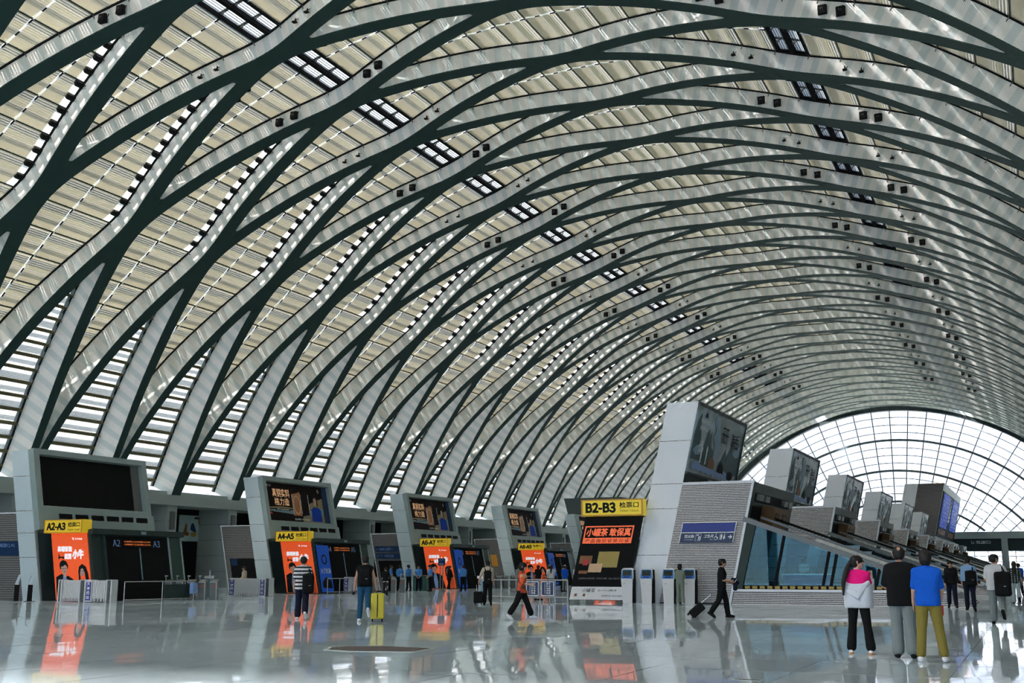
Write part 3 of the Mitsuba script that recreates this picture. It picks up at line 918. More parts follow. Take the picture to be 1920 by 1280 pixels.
# ---- departure board box
k = thing('departure_board_box', 'tall dark louvred box with two blue departure boards on its right side', 'departure board')
YL = 169.5
part(k, 'white_end', ply(MB().box((-19.41, YL, 0), (-17.6, YL + 38, 13.25), (SB, 0)).out(), 'white_panel'), 'pale panel at its left edge')
part(k, 'body', ply(MB().box((-17.6, YL, 4.9), (-14.12, YL + 38, 13.25), (SB, 0)).out(), 'pylon_side'))
F = Face((-17.6, YL, 0), (1, 0, 0), SB)
part(k, 'louvre_cladding', ply(F.plate(0, 4.9, 3.42, 13.2, 0, .05), 'louvre_dark'), 'dark louvred front')
G = Face((-14.12, YL, 0), (0, 1, 0), SB)
part(k, 'panel_back', ply(G.plate(.6, 5.9, 36.5, 12.2, 0, .1), 'black'))
for y0 in (2.0, 21.0):
    s = part(k, 'board', ply(G.plate(y0, 7.3, y0 + 13.0, 12.0, .1, .16), 'royal', **E_((0.0008, 0.0042, 0.0344))), 'blue departure board')
    rows = []
    for r in range(9):
        z = 11.35 - r * .5
        for c in range(6):
            if (r * 7 + c * 3) % 5: rows.append(G.plate(y0 + .6 + c * 2.1, z, y0 + .6 + c * 2.1 + 1.5, z + .2, .16, .18))
    part(s, 'board_lines', ply(cat_(*rows), 'print_blue'), 'rows of pale entries', kind='stuff')
    part(k, 'lower_strip', ply(cat_(*[G.plate(y0 + .4 + c * 3.0, 6.3, y0 + 2.8 + c * 3.0, 7.0, .1, .16) for c in range(4)]), 'rust'), 'red brown strip', kind='stuff')
part(k, 'red_mark', ply(cat_(*[G.plate(16.2 + .3 * s, 8.4 + .55 * s, 18.6 - .1 * s, 8.8 + .55 * s, .1, .14) for s in range(6)]), 'white'), 'white vertical artwork between the boards')

# ---- advertising pillar B2-B3
k = thing('advertising_pillar', 'leaning black tea advertisement under the yellow B2-B3 ticket check sign', 'advertising pillar')
YP = 45.75
b = MB().box((-18.36, YP - .15, .10), (-15.82, YP + .1, 3.62), (SB, 0)).out()
part(k, 'panel', ply(b, 'black'), 'black advertisement')
F = Face((-18.36, YP - .15, 0), (1, 0, 0), SB)
w = part(k, 'lower_panel', ply(F.plate(.03, .12, 2.52, .66, 0, .02), 'white'), 'white lower panel')
part(w, 'lettering', ply(cat_(F.text_fit('小罐茶', .55, 1.12, .43, .60, .02), F.text_fit('用一片叶子温暖世界', 1.25, 2.08, .47, .55, .02), F.text_fit('招商电话: 4006208737', 1.45, 2.48, .24, .33, .02)), 'ink'))
part(w, 'colour_chips', ply(cat_(*[F.plate(.22 + .19 * j, .26, .34 + .19 * j, .37, .02, .026) for j in (0, 2)]), 'rust'), kind='stuff')
r = part(k, 'red_box', ply(cat_(F.plate(.10, 2.46, 2.30, 2.70, 0, .012), F.plate(.10, 3.14, 2.30, 3.20, 0, .012), F.plate(.10, 2.7, .16, 3.14, 0, .012), F.plate(2.24, 2.7, 2.30, 3.14, 0, .012)), 'orange', **E_((0.0585, 0.0096, 0.0027))), 'glowing red frame')
part(r, 'lettering', ply(cat_(F.text_fit('小罐茶 敢保真', .20, 2.20, 2.76, 3.10, .002, bold=2)), 'orange', **E_((0.0585, 0.0110, 0.0034))), 'glowing red lettering')
part(r, 'small_lettering', ply(F.text_fit('产 品 由 公 证 处 公 证', .22, 2.18, 2.50, 2.66, .012), 'ink'))
part(k, 'gift_box', ply(F.plate(.95, 1.46, 1.88, 2.12, 0, .012), 'gold'), 'gold tea box picture')
part(k, 'tea_tin', ply(cat_(F.plate(.14, 1.62, .70, 1.95, 0, .012), F.plate(.20, 1.20, .60, 1.33, 0, .012)), 'rust'), 'copper tea tin picture')
part(k, 'tea_label', ply(cat_(F.plate(.32, 1.55, .55, 1.80, .012, .02)), 'red'))
part(k, 'small_box', ply(F.plate(.62, 1.26, 1.22, 1.62, .012, .02), 'bronze_pale'))
part(k, 'note', ply(F.text_fit('全新升级包装  全程冷链  安心保证', .25, 2.1, .97, 1.04, 0), 'dark_steel'))
ys = part(k, 'gate_sign', ply(MB().box((-17.56, YP - .45, 3.60), (-14.86, YP + .15, 4.30)).out(), 'yellow', **E_((0.0310, 0.0248, 0.0007))), 'yellow B2-B3 sign')
F = Face((-17.56, YP - .45, 3.60), (1, 0, 0), 0)
part(ys, 'frame', ply(cat_(F.plate(-.03, 0, 2.73, .05, -.02, .02), F.plate(-.03, .65, 2.73, .70, -.02, .02), F.plate(-.03, 0, .03, .70, -.02, .02), F.plate(2.67, 0, 2.73, .70, -.02, .02)), 'amber'), 'orange frame')
part(ys, 'lettering', ply(cat_(F.text_fit('B2-B3', .17, 1.53, .13, .57, 0, bold=3), F.text_fit('检票口', 1.70, 2.55, .33, .57, 0, bold=1), F.text_fit('Ticket  Check', 1.70, 2.55, .16, .25, 0)), 'ink'))
part(k, 'canopy', ply(MB().hexa(np.array([[-18.45, YP + .12, 3.78], [-16.2, YP + .12, 3.78], [-16.2, YP + 5, 3.78], [-18.45, YP + 5, 3.78], [-18.62, YP + .12, 4.42], [-16.0, YP + .12, 4.42], [-16.0, YP + 5, 4.42], [-18.62, YP + 5, 4.42]])).out(), 'green_grey'), 'added dark box for the top of a farther gate block')  # added box standing in for part of a farther gate block

# ---- blue sign on the louvres
k = thing('direction_sign', 'blue sign for drinking water and toilets with an arrow on the louvred wall', 'sign')
F = Face((-13.43 - .235 * 2.48, YB - .06, 0), (1, 0, 0), SB)
part(k, 'upper_panel', ply(F.plate(0, 2.88, 2.22, 3.26, 0, .03), 'sign_blue'), 'plain bright blue upper half')
part(k, 'lower_panel', ply(F.plate(0, 2.46, 2.22, 2.86, 0, .03), 'sign_navy'), 'navy lower half')
part(k, 'frame', ply(cat_(F.plate(-.03, 2.85, 2.25, 2.885, 0, .04), F.plate(-.03, 2.46, .0, 3.28, 0, .04), F.plate(2.22, 2.46, 2.25, 3.28, 0, .04), F.plate(-.03, 3.26, 2.25, 3.29, 0, .04)), 'white'), 'thin white frame')
man = lambda x: [F.shape(blob(x, 2.79, .022, .022, 10), .03, .036), F.plate(x - .035, 2.66, x + .035, 2.76, .03, .036), F.plate(x - .028, 2.57, x - .005, 2.66, .03, .036), F.plate(x + .005, 2.57, x + .028, 2.66, .03, .036)]
ic = man(1.72) + [F.shape(blob(1.84, 2.79, .022, .022, 10), .03, .036), F.shape([(1.79, 2.62), (1.89, 2.62), (1.855, 2.76), (1.825, 2.76)], .03, .036), F.plate(1.825, 2.57, 1.855, 2.62, .03, .036), F.plate(1.65, 2.56, 1.66, 2.80, .03, .036)]
wc = Polygon(blob(1.50, 2.63, .075, .075)).difference(Polygon(blob(1.50, 2.63, .055, .055)))
ic += [F.shape(wc, .03, .036), F.shape(blob(1.49, 2.80, .02, .02, 10), .03, .036), F.plate(1.48, 2.66, 1.505, 2.78, .03, .036), F.plate(1.50, 2.66, 1.57, 2.685, .03, .036), F.plate(1.56, 2.58, 1.585, 2.68, .03, .036)]
ic += [F.shape([(2.0, 2.665), (2.10, 2.665), (2.06, 2.61), (2.10, 2.61), (2.17, 2.685), (2.10, 2.76), (2.06, 2.76), (2.10, 2.705), (2.0, 2.705)], .03, .036)]
ic += [F.shape(Polygon([(.64, 2.54), (.87, 2.54), (.87, 2.82), (.64, 2.82)]).difference(Polygon([(.65, 2.55), (.86, 2.55), (.86, 2.81), (.65, 2.81)])), .03, .036), F.plate(.67, 2.74, .78, 2.77, .03, .036), F.plate(.71, 2.76, .74, 2.80, .03, .036), F.plate(.76, 2.56, .79, 2.70, .03, .036), F.plate(.82, 2.56, .85, 2.70, .03, .036), F.plate(.76, 2.68, .85, 2.71, .03, .036)]
part(k, 'symbols', ply(cat_(*ic), 'white'), 'white toilet, wheelchair, tap and arrow symbols', kind='stuff')
part(k, 'lettering', ply(cat_(F.text_fit('饮水处', .16, .58, 2.65, 2.79, .03, bold=1), F.text_fit('Drinking Water', .18, .56, 2.55, 2.60, .03), F.text_fit('卫生间', 1.0, 1.38, 2.65, 2.79, .03, bold=1), F.text_fit('Toilet', 1.24, 1.38, 2.56, 2.61, .03)), 'white'))

# ================================================================ LEFT ROW: gates under big screens
YA, DA = 37.88, 17.2


def portrait_poster(k, F, x0, z0, W, Hh):
    """Two young people on the orange poster."""
    X = lambda u: x0 + u * W
    Z = lambda v: z0 + v * Hh
    P_ = lambda pts: [(X(a), Z(b)) for a, b in pts]
    jack = [P_([(.02, .0), (.05, .34), (.2, .39), (.32, .36), (.40, .36), (.55, .30), (.62, .0)]), P_([(.70, .0), (.74, .25), (.80, .33), (.86, .30), (.98, .34), (1.0, .0)])]
    part(k, 'printed_jackets', ply(cat_(*[F.shape(p, .004, .008) for p in jack[:1]]), 'ink'), 'black jacket')
    part(k, 'printed_shirt', ply(F.shape(P_([(.22, .0), (.20, .2), (.26, .37), (.34, .35), (.36, .15), (.32, .0)]), .008, .012), 'print_blue'), 'pale blue shirt')
    part(k, 'printed_sleeve', ply(F.shape(jack[1], .004, .008), 'orange'))
    faces = [F.shape(blob(X(.30), Z(.46), .085 * W, .075 * Hh), .012, .016), F.shape(P_([(.27, .34), (.35, .34), (.34, .42), (.27, .42)]), .0115, .0155), F.shape(blob(X(.80), Z(.42), .07 * W, .065 * Hh), .012, .016)]
    part(k, 'printed_faces', ply(cat_(*faces), 'skin_print'), 'two printed faces', kind='stuff')
    hair = [F.shape(P_([(.19, .46), (.17, .52), (.20, .57), (.28, .60), (.37, .58), (.42, .52), (.40, .46), (.38, .51), (.33, .53), (.27, .50), (.22, .51), (.21, .46)]), .016, .02),
            F.shape(P_([(.70, .28), (.70, .42), (.73, .50), (.82, .54), (.92, .50), (.97, .40), (.98, .27), (.90, .26), (.88, .40), (.84, .47), (.78, .47), (.74, .40), (.75, .30)]), .016, .02)]
    part(k, 'printed_hair', ply(cat_(*hair), 'ink'), 'black printed hair', kind='stuff')
    eyes = [F.plate(X(a), Z(b), X(a + .035), Z(b + .008), .016, .02) for a, b in ((.255, .465), (.315, .465), (.77, .43), (.82, .43))] + [F.plate(X(a), Z(b), X(a + .04), Z(b + .007), .016, .02) for a, b in ((.285, .418), (.79, .385))]
    part(k, 'printed_eyes', ply(cat_(*eyes), 'ink'), kind='stuff')


def bronze_ad(k, F, x0, z0, W, Hh):
    X = lambda u: x0 + u * W
    Z = lambda v: z0 + v * Hh
    P_ = lambda pts: [(X(a), Z(b)) for a, b in pts]
    part(k, 'printed_desert', ply(cat_(F.shape(P_([(0, .30), (.3, .34), (.6, .30), (1, .42), (1, .25), (.7, .18), (.4, .22), (0, .27)]), .004, .008)), 'pale_teal'), 'pale band of sky')
    part(k, 'printed_sand', ply(cat_(F.shape(P_([(0, .36), (.25, .40), (.45, .38), (.45, .35), (.2, .35), (0, .32)]), .004, .008), F.shape(P_([(.6, .0), (.62, .18), (.8, .2), (1, .26), (1, .0)]), .003, .007), F.shape(P_([(.62, .40), (.8, .56), (1.0, .70), (1, .42), (.8, .36)]), .003, .007)), 'sand'), 'sandy ground', kind='stuff')
    part(k, 'printed_machine', ply(cat_(F.shape(P_([(.45, .18), (.45, .74), (.60, .82), (.60, .18)]), .008, .014)), 'bronze'), 'bronze machine')
    part(k, 'printed_machine_side', ply(F.shape(P_([(.60, .18), (.60, .82), (.70, .88), (.745, .80), (.745, .22)]), .008, .013), 'brown_dark'))
    part(k, 'printed_fan', ply(F.shape(Polygon(blob(X(.53), Z(.47), .062 * W, .26 * Hh)).difference(Polygon(blob(X(.53), Z(.47), .05 * W, .22 * Hh))), .014, .02), 'bronze_pale'), kind='stuff')
    part(k, 'printed_edges', ply(cat_(F.plate(X(.735), Z(.24), X(.742), Z(.77), .014, .02), F.plate(X(.455), Z(.22), X(.462), Z(.73), .014, .02), F.plate(X(.6), Z(.24), X(.605), Z(.77), .014, .02)), 'white'), kind='stuff')
    part(k, 'printed_sweater', ply(F.shape(P_([(.77, .05), (.78, .38), (.82, .44), (.90, .44), (.95, .37), (.95, .05)]), .008, .014), 'sweater_blue'), 'blue sweater')
    part(k, 'printed_face', ply(F.shape(blob(X(.858), Z(.60), .034 * W, .12 * Hh), .014, .018), 'skin_print'))
    part(k, 'printed_hair', ply(F.shape(P_([(.815, .55), (.81, .68), (.835, .79), (.87, .80), (.905, .72), (.905, .50), (.885, .46), (.885, .65), (.86, .70), (.83, .66), (.828, .55)]), .018, .022), 'ink'))
    part(k, 'lettering', ply(cat_(F.text_fit('真铜实料', X(.13), X(.42), Z(.64), Z(.86), .01, bold=1), F.text_fit('格力造', X(.15), X(.40), Z(.42), Z(.62), .01, bold=1)), 'bronze_pale', **E_((0.0344, 0.0179, 0.0090))), 'bronze lettering')
    part(k, 'caption', ply(F.plate(X(.15), Z(.29), X(.40), Z(.35), .01, .014), 'brown_dark'))
    part(k, 'small_lettering', ply(cat_(F.text_fit('GREE', X(.01), X(.12), Z(.90), Z(.96), .01), F.text_fit('铜制空调铜管', X(.17), X(.38), Z(.30), Z(.34), .015), F.text_fit('格力铜管十年免费包修', X(.46), X(.72), Z(.06), Z(.11), .015), F.text_fit('G', X(.925), X(.955), Z(.84), Z(.93), .01)), 'white'), 'small white lettering')
    part(k, 'corner_badges', ply(cat_(F.plate(X(.03), Z(.18), X(.09), Z(.24), .01, .014)), 'red'), kind='stuff')


def left_gate(i):
    y = YA + DA * i
    names = ['A2-A3', 'A4-A5', 'A6-A7', 'A8-A9', 'A10-A11'][i]
    lab = ['leaning grey gate under a black switched off screen with the yellow A2-A3 sign', 'leaning grey gate under a bronze advertising screen with the yellow A4-A5 sign',
           'leaning grey gate under a bronze advertising screen with the yellow A6-A7 sign', 'leaning grey gate under a bronze advertising screen with the yellow A8-A9 sign',
           'leaning grey gate with a screen half hidden by the B2-B3 pillar'][i]
    k = thing('screen_gate', lab, 'ticket gate', group='leaning gates along the left wall')
    slab = MB().box((-41.72, y, 0), (-40.66, y + 7.35, 6.82), (SA, 0)).out()
    part(k, 'screen_wall', ply(slab, 'pylon_side'), 'leaning grey slab')
    F = Face((-41.72, y, 0), (1, 0, 0), SA)
    e = part(k, 'end_panel', ply(F.plate(0, 0, 1.06, 6.82, 0, .04), 'pylon_panel'), 'pale blue grey end panel')
    part(e, 'panel_joint', ply(cat_(*[F.plate(0, z, 1.06, z + .02, .036, .044) for z in (1.9, 3.0, 4.0, 5.6)]), 'joint'), kind='stuff')
    G = Face((-40.66, y, 0), (0, 1, 0), SA)
    if i == 0:
        s = part(k, 'screen', ply(G.plate(.35, 4.2, 6.45, 6.58, .0, .02), 'black'), 'black switched off screen')
    else:
        s = part(k, 'screen', ply(G.plate(.35, 4.2, 6.45, 6.58, .0, .02), 'brown_dark'), 'dark brown advertising screen')
        G2 = Face(tuple(np.array((-40.66, y, 0)) + .02 * np.array([1, 0, -SA])), (0, 1, 0), SA)
        bronze_ad(s, G2, .37, 4.22, 6.06, 2.34)
    part(k, 'screen_frame', ply(cat_(G.plate(0, 6.58, 7.35, 6.84, 0, .30), G.plate(0, 4.0, 7.35, 4.2, 0, .30), G.plate(0, 4.2, .33, 6.58, 0, .30), G.plate(7.0, 4.2, 7.35, 6.58, 0, .30)), 'pylon_side'), 'deep grey screen frame')
    part(k, 'frame_return', ply(G.plate(6.47, 4.2, 7.0, 6.58, 0, .06), 'sign_navy' if i else 'stone_dark'), 'side of the screen niche')
    part(k, 'lamp_slot', ply(cat_(*[G.plate(1.2 + j * 1.0, 3.62, 2.0 + j * 1.0, 3.86, 0, .31) for j in range(6)]), 'black'), 'row of dark lamp slots', kind='stuff')
    part(k, 'beam', ply(G.plate(0, 3.1, 7.5, 4.0, 0, .30), 'pylon_side'))
    # louvred wing to the left of the end panel
    wing = MB().box((-44.1, y + .25, 0), (-41.72, y + 6.5, 3.98), (SA, 0)).out()
    part(k, 'side_wing', ply(wing, 'green_grey'))
    F = Face((-44.1, y + .25, 0), (1, 0, 0), SA)
    part(k, 'louvre_cladding', ply(F.plate(.05, .02, 2.38, 3.93, 0, .04), 'louvre_mid'), 'dark grey louvred wing')
    part(k, 'wing_trim', ply(cat_(F.plate(0, 0, .06, 3.98, 0, .06), F.plate(0, 3.92, 2.38, 3.98, 0, .06)), 'white_panel'), 'pale edge trim')
    if i == 0:
        p = part(k, 'wing_sign', ply(F.plate(.9, 2.0, 2.2, 2.65, .04, .07), 'sign_navy'), 'navy direction sign')
        part(p, 'lettering', ply(cat_(F.text_fit('检票口 A1', .98, 1.9, 2.38, 2.56, .07)), 'print_blue'))
    elif i == 1:
        part(k, 'wing_screen', ply(F.plate(.42, .85, 2.2, 2.02, .04, .08), 'matte_black'), 'black wall screen')
        part(k, 'wing_notice', ply(F.plate(.5, 1.6, .95, 2.0, .08, .09), 'sign_navy'))
    elif i == 2:
        for z in (2.12, 2.62):
            p = part(k, 'wing_sign', ply(F.plate(.2, z, 2.25, z + .42, .04, .08), 'sign_navy'), 'navy direction sign')
            part(p, 'lettering', ply(F.text_fit('← 出站口 检票 1' if z > 2.4 else '↑ ？ 问讯处', .3, 1.7, z + .12, z + .30, .08), 'print_blue'))
        part(k, 'wing_screen', ply(F.plate(.3, .6, 2.25, 2.0, .04, .06), 'matte_black'), 'black wall screen')
    elif i == 3:
        part(k, 'wing_notice', ply(F.plate(1.3, 1.6, 1.9, 2.6, .04, .07), 'amber'), 'amber notice')
    # lower vestibule: orange poster at the end, portal to the hall
    SV = -0.21
    part(k, 'vestibule', ply(MB().box((-40.66, y + .10, 0), (-37.55, y + 6.0, 3.12), (SV, 0)).out(), 'green_grey'), 'low dark vestibule')
    F = Face((-40.66, y + .10, 0), (1, 0, 0), SV)
    part(k, 'dark_cheek', ply(F.plate(.02, .02, .85, 3.0, 0, .02), 'dark_glass'), 'dark glossy cheek')
    p = part(k, 'poster', ply(F.plate(.88, .05, 3.0, 2.97, 0, .05), 'orange', **E_((0.0585, 0.0066, 0.0015))), 'glowing orange poster')
    F2 = Face((-40.66, y + .05, 0), (1, 0, 0), SV)
    portrait_poster(p, F2, .90, .06, 2.08, 2.88)
    part(p, 'lettering', ply(cat_(F2.text_fit('高端智能', 1.2, 2.08, 2.15, 2.40, .004, bold=3, slant=.12), F2.text_fit('就要', 1.58, 2.02, 1.82, 2.08, .004, bold=3, slant=.12), F2.text_fit('小牛', 2.06, 2.74, 1.83, 2.26, .004, bold=4, slant=.12), F2.text_fit('小牛电动', 2.28, 2.72, 2.66, 2.76, .004, bold=1),
                                        F2.shape([(2.12, 2.77), (2.17, 2.77), (2.18, 2.70), (2.19, 2.77), (2.24, 2.77), (2.18, 2.64)], .004, .01)), 'white', **E_((0.0619, 0.0619, 0.0688))), 'white lettering')
    part(p, 'printed_scooter', ply(cat_(F2.plate(1.22, 1.88, 1.55, 1.94, .004, .008), F2.shape(blob(1.26, 1.88, .05, .05), .004, .008), F2.shape(blob(1.50, 1.88, .05, .05), .004, .008), F2.plate(1.24, 1.94, 1.29, 2.05, .004, .008)), 'ink'), kind='stuff')
    sg = part(k, 'gate_sign', ply(MB().box((-41.0, y - .25, 2.97), (-38.22, y + .3, 3.56)).out() if False else MB().box((-40.50, y - .28, 2.97), (-38.25, y + .3, 3.56)).out(), 'yellow', **E_((0.0344, 0.0214, 0.0007))), 'yellow ' + names + ' sign')
    F = Face((-40.50, y - .28, 2.97), (1, 0, 0), 0)
    part(sg, 'lettering', ply(cat_(F.text_fit(names, .14, 1.28, .12, .46, 0, bold=3), F.text_fit('检票口', 1.42, 2.12, .26, .47, 0, bold=1), F.text_fit('Ticket  Check', 1.42, 2.12, .10, .18, 0)), 'ink'))
    part(sg, 'frame', ply(cat_(F.plate(0, 0, 2.25, .03, 0, .02), F.plate(0, .56, 2.25, .59, 0, .02), F.plate(2.22, 0, 2.25, .59, 0, .02), F.plate(0, 0, .03, .59, 0, .02)), 'amber'))
    G = Face((-37.55, y + .10, 0), (0, 1, 0), SV)
    part(k, 'portal', ply(G.plate(.85, 0, 4.95, 2.85, 0, .02), 'matte_black'), 'dark portal')
    part(k, 'portal_frame', ply(cat_(G.plate(.0, 2.88, 5.95, 3.12, 0, .22), G.plate(.02, 0, .3, 2.9, 0, .06), G.plate(.72, 0, .86, 2.9, 0, .10)), 'green_grey'))
    gp = part(k, 'glass_cheek', ply(G.plate(4.98, 0, 5.85, 2.88, 0, .05), 'teal_dark'), 'green glass cheek')
    part(gp, 'edge', ply(cat_(G.plate(4.94, 0, 5.0, 2.9, 0, .09), G.plate(5.8, 0, 5.88, 2.9, 0, .09)), 'pylon_side'))
    part(k, 'door_edge', ply(G.plate(3.0, .9, 3.05, 2.35, .02, .05), 'pale_teal'))
    d = part(k, 'led_board', ply(G.plate(1.95, 2.36, 3.75, 2.72, .02, .08), 'brown_dark'), 'red LED board')
    ledm = 'orange'
    part(d, 'led_text', ply(cat_(*[G.text_fit('A2检票口 正在检票 G1709', 2.0, 3.7, z, z + .07, .08, depth=.004) for z in (2.45, 2.58)]), ledm, **E_((0.0826, 0.0206, 0.0034))), 'glowing red text')
    a, b = names.split('-')
    part(k, 'gate_letters', ply(cat_(G.text_fit(a, 1.35, 1.80, 2.40, 2.70, .02, .01), G.text_fit(b, 3.95, 4.40, 2.40, 2.70, .02, .01)), 'print_blue'), 'pale ' + a + ' and ' + b + ' letters')
    part(k, 'exit_lamp', ply(G.plate(3.0, 2.92, 3.3, 3.05, .22, .26), 'pale_teal'))
    if i in (1, 2, 3):
        q = part(k, 'blue_poster', ply(G.plate(.1, .05, 1.25, 2.72, .12, .18), 'royal', **E_((0.0007, 0.0042, 0.0206))), 'blue standing poster')
        part(q, 'lettering', ply(G.text_fit('法兰尼斯', .18, 1.18, 1.1, 1.4, .18), 'white'))
        part(q, 'printed_shapes', ply(cat_(G.shape(Polygon(blob(.65, 1.9, .28, .28)).difference(Polygon(blob(.65, 1.9, .2, .2))), .18, .185), G.shape([(.2, .3), (1.15, .25), (1.1, .7), (.6, .9), (.2, .6)], .18, .185)), 'ink'), kind='stuff')
    return k


M_('louvre_mid', mikit.proc(lambda p, n, uv: mikit.mix((0.22, 0.215, 0.21), (0.10, 0.10, 0.10), mikit.smoothstep(0.4, 0.6, p.z / 0.10 - dr.floor(p.z / 0.10)))), 0.5)
M_('teal_dark', (0.025, 0.065, 0.055), 0.15)
for i in range(5): left_gate(i)

# ---- framed poster on the left wall
k = thing('wall_poster', 'framed pale blue poster with two crouching figures on the black left wall', 'poster')
XP = -57 - 2.86
F = Face((XP, 68.6, 3.5), (0, 1, 0), 0)
part(k, 'sheet', ply(F.plate(0, 0, 2.45, 2.0, 0, .04), 'poster_pale'))
part(k, 'printed_figures', ply(cat_(F.shape([(.4, .45), (1.1, .40), (1.2, .6), (.9, .75), (.95, 1.2), (.75, 1.4), (.6, .9), (.5, .7)], .04, .05)), 'rust'), 'rust figure')
part(k, 'printed_figure_blue', ply(F.shape([(1.3, .9), (1.4, 1.3), (1.6, 1.45), (1.9, 1.0), (2.0, .7), (1.7, .75)], .04, .05), 'sign_navy'))
part(k, 'printed_figure_base', ply(F.shape(blob(1.7, .55, .35, .2, 12), .04, .05), 'gold'))
part(k, 'seal', ply(cat_(F.plate(1.75, 1.72, 1.95, 1.88, .04, .05), F.plate(2.0, 1.72, 2.2, 1.88, .04, .05)), 'ink'))
part(k, 'seal_red', ply(F.plate(2.2, 1.35, 2.38, 1.88, .04, .05), 'rust'))
M_('poster_pale', (0.45, 0.60, 0.60), 0.5)
# ================================================================ FURNITURE OF THE HALL
M_('barrier_white', (0.78, 0.80, 0.82), 0.4)
M_('teal_metal', (0.05, 0.14, 0.12), 0.35)
M_('hatch_brown', (0.055, 0.04, 0.042), 0.5)
M_('red_strip', (0.55, 0.06, 0.04), 0.4)
M_('rubber', (0.012, 0.012, 0.012), 0.8, spec=0.1)

# ---- ticket machines
mach = MB()
prof = [(-.21, -.26), (.21, -.26), (.22, .24), (-.22, .24)]
secs = [(0.0, .20, -.20, .26), (.88, .235, -.26, .26), (1.00, .245, -.27, .26), (1.38, .235, -.10, .24), (1.44, .17, -.04, .20)]
v = []
for z, hx, y0, y1 in secs: v += [[-hx, y0, z], [hx, y0, z], [hx, y1, z], [-hx, y1, z]]
f = [[0, 3, 2, 1], [16, 17, 18, 19]]
for s in range(4):
    for q in range(4): f.append([4 * s + q, 4 * s + (q + 1) % 4, 4 * s + 4 + (q + 1) % 4, 4 * s + 4 + q])
mach.add(v, f)
slope = math.hypot(.17, .38)
FS = Face((0, 0, 0), (1, 0, 0), 0); FS.M = frame((-.25, -.27, 1.0), (1, 0, 0), (0, .17 / .38, 1))
bez = FS.shape(Polygon([(.03, .01), (.47, .01), (.485, .05), (.46, .33), (.43, .37), (.07, .37), (.04, .33), (.015, .05)]), 0, .012)
scr = FS.plate(.075, .12, .425, .33, .012, .018)
slot = FS.plate(.12, .03, .38, .095, .012, .016)
lab = MB().box((-.17, -.258, .80), (-.07, -.245, .815)).out()
blk = MB().hexa(np.array([[.20, -.19, .02], [.26, -.15, .02], [.26, .27, .02], [.20, .27, .02], [.235, -.2, 1.0], [.275, -.15, 1.0], [.275, .27, 1.0], [.235, .27, 1.0]])).box((.22, -.02, 1.0), (.27, .25, 1.36)).out()
SM = [ply(mach.out(), 'white', 20), ply(bez, 'kiosk_blue'), ply(scr, 'screen_dark'), ply(slot, 'sign_blue'), ply(lab, 'dark_steel'), ply(blk, 'rubber')]
for n, (x, t) in enumerate(((-15.49, 'in front of the black tea advertisement'), (-14.66, 'before the white tower foot, second from left'), (-13.73, 'left of the woman in grey green'), (-12.86, 'right of the woman in grey green'))):
    k = thing('ticket_machine', 'white ticket machine with a blue screen ' + t, 'ticket machine', 'row of ticket machines')
    Mx = mat4((x, 45.15, 0), 0.12)
    part(k, 'body', at(SM[0], Mx)); b = part(k, 'bezel', at(SM[1], Mx), 'blue bezel'); part(b, 'screen', at(SM[2], Mx), 'dark screen'); part(b, 'ticket_slot', at(SM[3], Mx), 'deep blue ticket tray'); part(k, 'badge', at(SM[4], Mx)); part(k, 'side_panel', at(SM[5], Mx), 'black side')

# ---- slim information kiosks at the far left
kb = MB()
def ksec(y, z, d): return [[-.17, y - d, z], [.17, y - d, z], [.17, y + d, z], [-.17, y + d, z]]
vv = []
for y, z, d in ((.0, 0, .09), (.02, .45, .075), (.0, .78, .07), (.10, 1.14, .05), (.12, 1.17, .03)): vv += ksec(y, z, d)
ff = [[0, 3, 2, 1], [16, 17, 18, 19]] + [[4 * s + q, 4 * s + (q + 1) % 4, 4 * s + 4 + (q + 1) % 4, 4 * s + 4 + q] for s in range(4) for q in range(4)]
kb.add(vv, ff)
FK = Face((0, 0, 0), (1, 0, 0), 0); FK.M = frame((-.17, -.07, .78), (1, 0, 0), (0, .12 / .36, 1))
SK = [ply(kb.out(), 'pylon_panel'), ply(FK.plate(.025, .02, .315, .34, 0, .01), 'sign_blue'), ply(FK.plate(.05, .10, .29, .32, .01, .014), 'screen_dark'), ply(MB().box((-.25, -.2, 0), (.25, .25, .02)).out(), 'dark_steel'), ply(MB().box((.165, -.08, .02), (.20, .12, .72)).out(), 'rubber')]
for n, x in enumerate((-40.95, -40.15)):
    k = thing('information_kiosk', 'slim grey information kiosk with a tilted dark screen, ' + ('outer one at the far left edge' if n == 0 else 'nearer the leaning end panel of A2-A3'), 'kiosk', 'information kiosks at the far left')
    Mx = mat4((x, 36.75, 0), -0.75)
    part(k, 'stand', at(SK[0], Mx)); b = part(k, 'bezel', at(SK[1], Mx), 'blue bezel'); part(b, 'screen', at(SK[2], Mx), 'dark screen'); part(k, 'base', at(SK[3], Mx)); part(k, 'side', at(SK[4], Mx), 'black side')

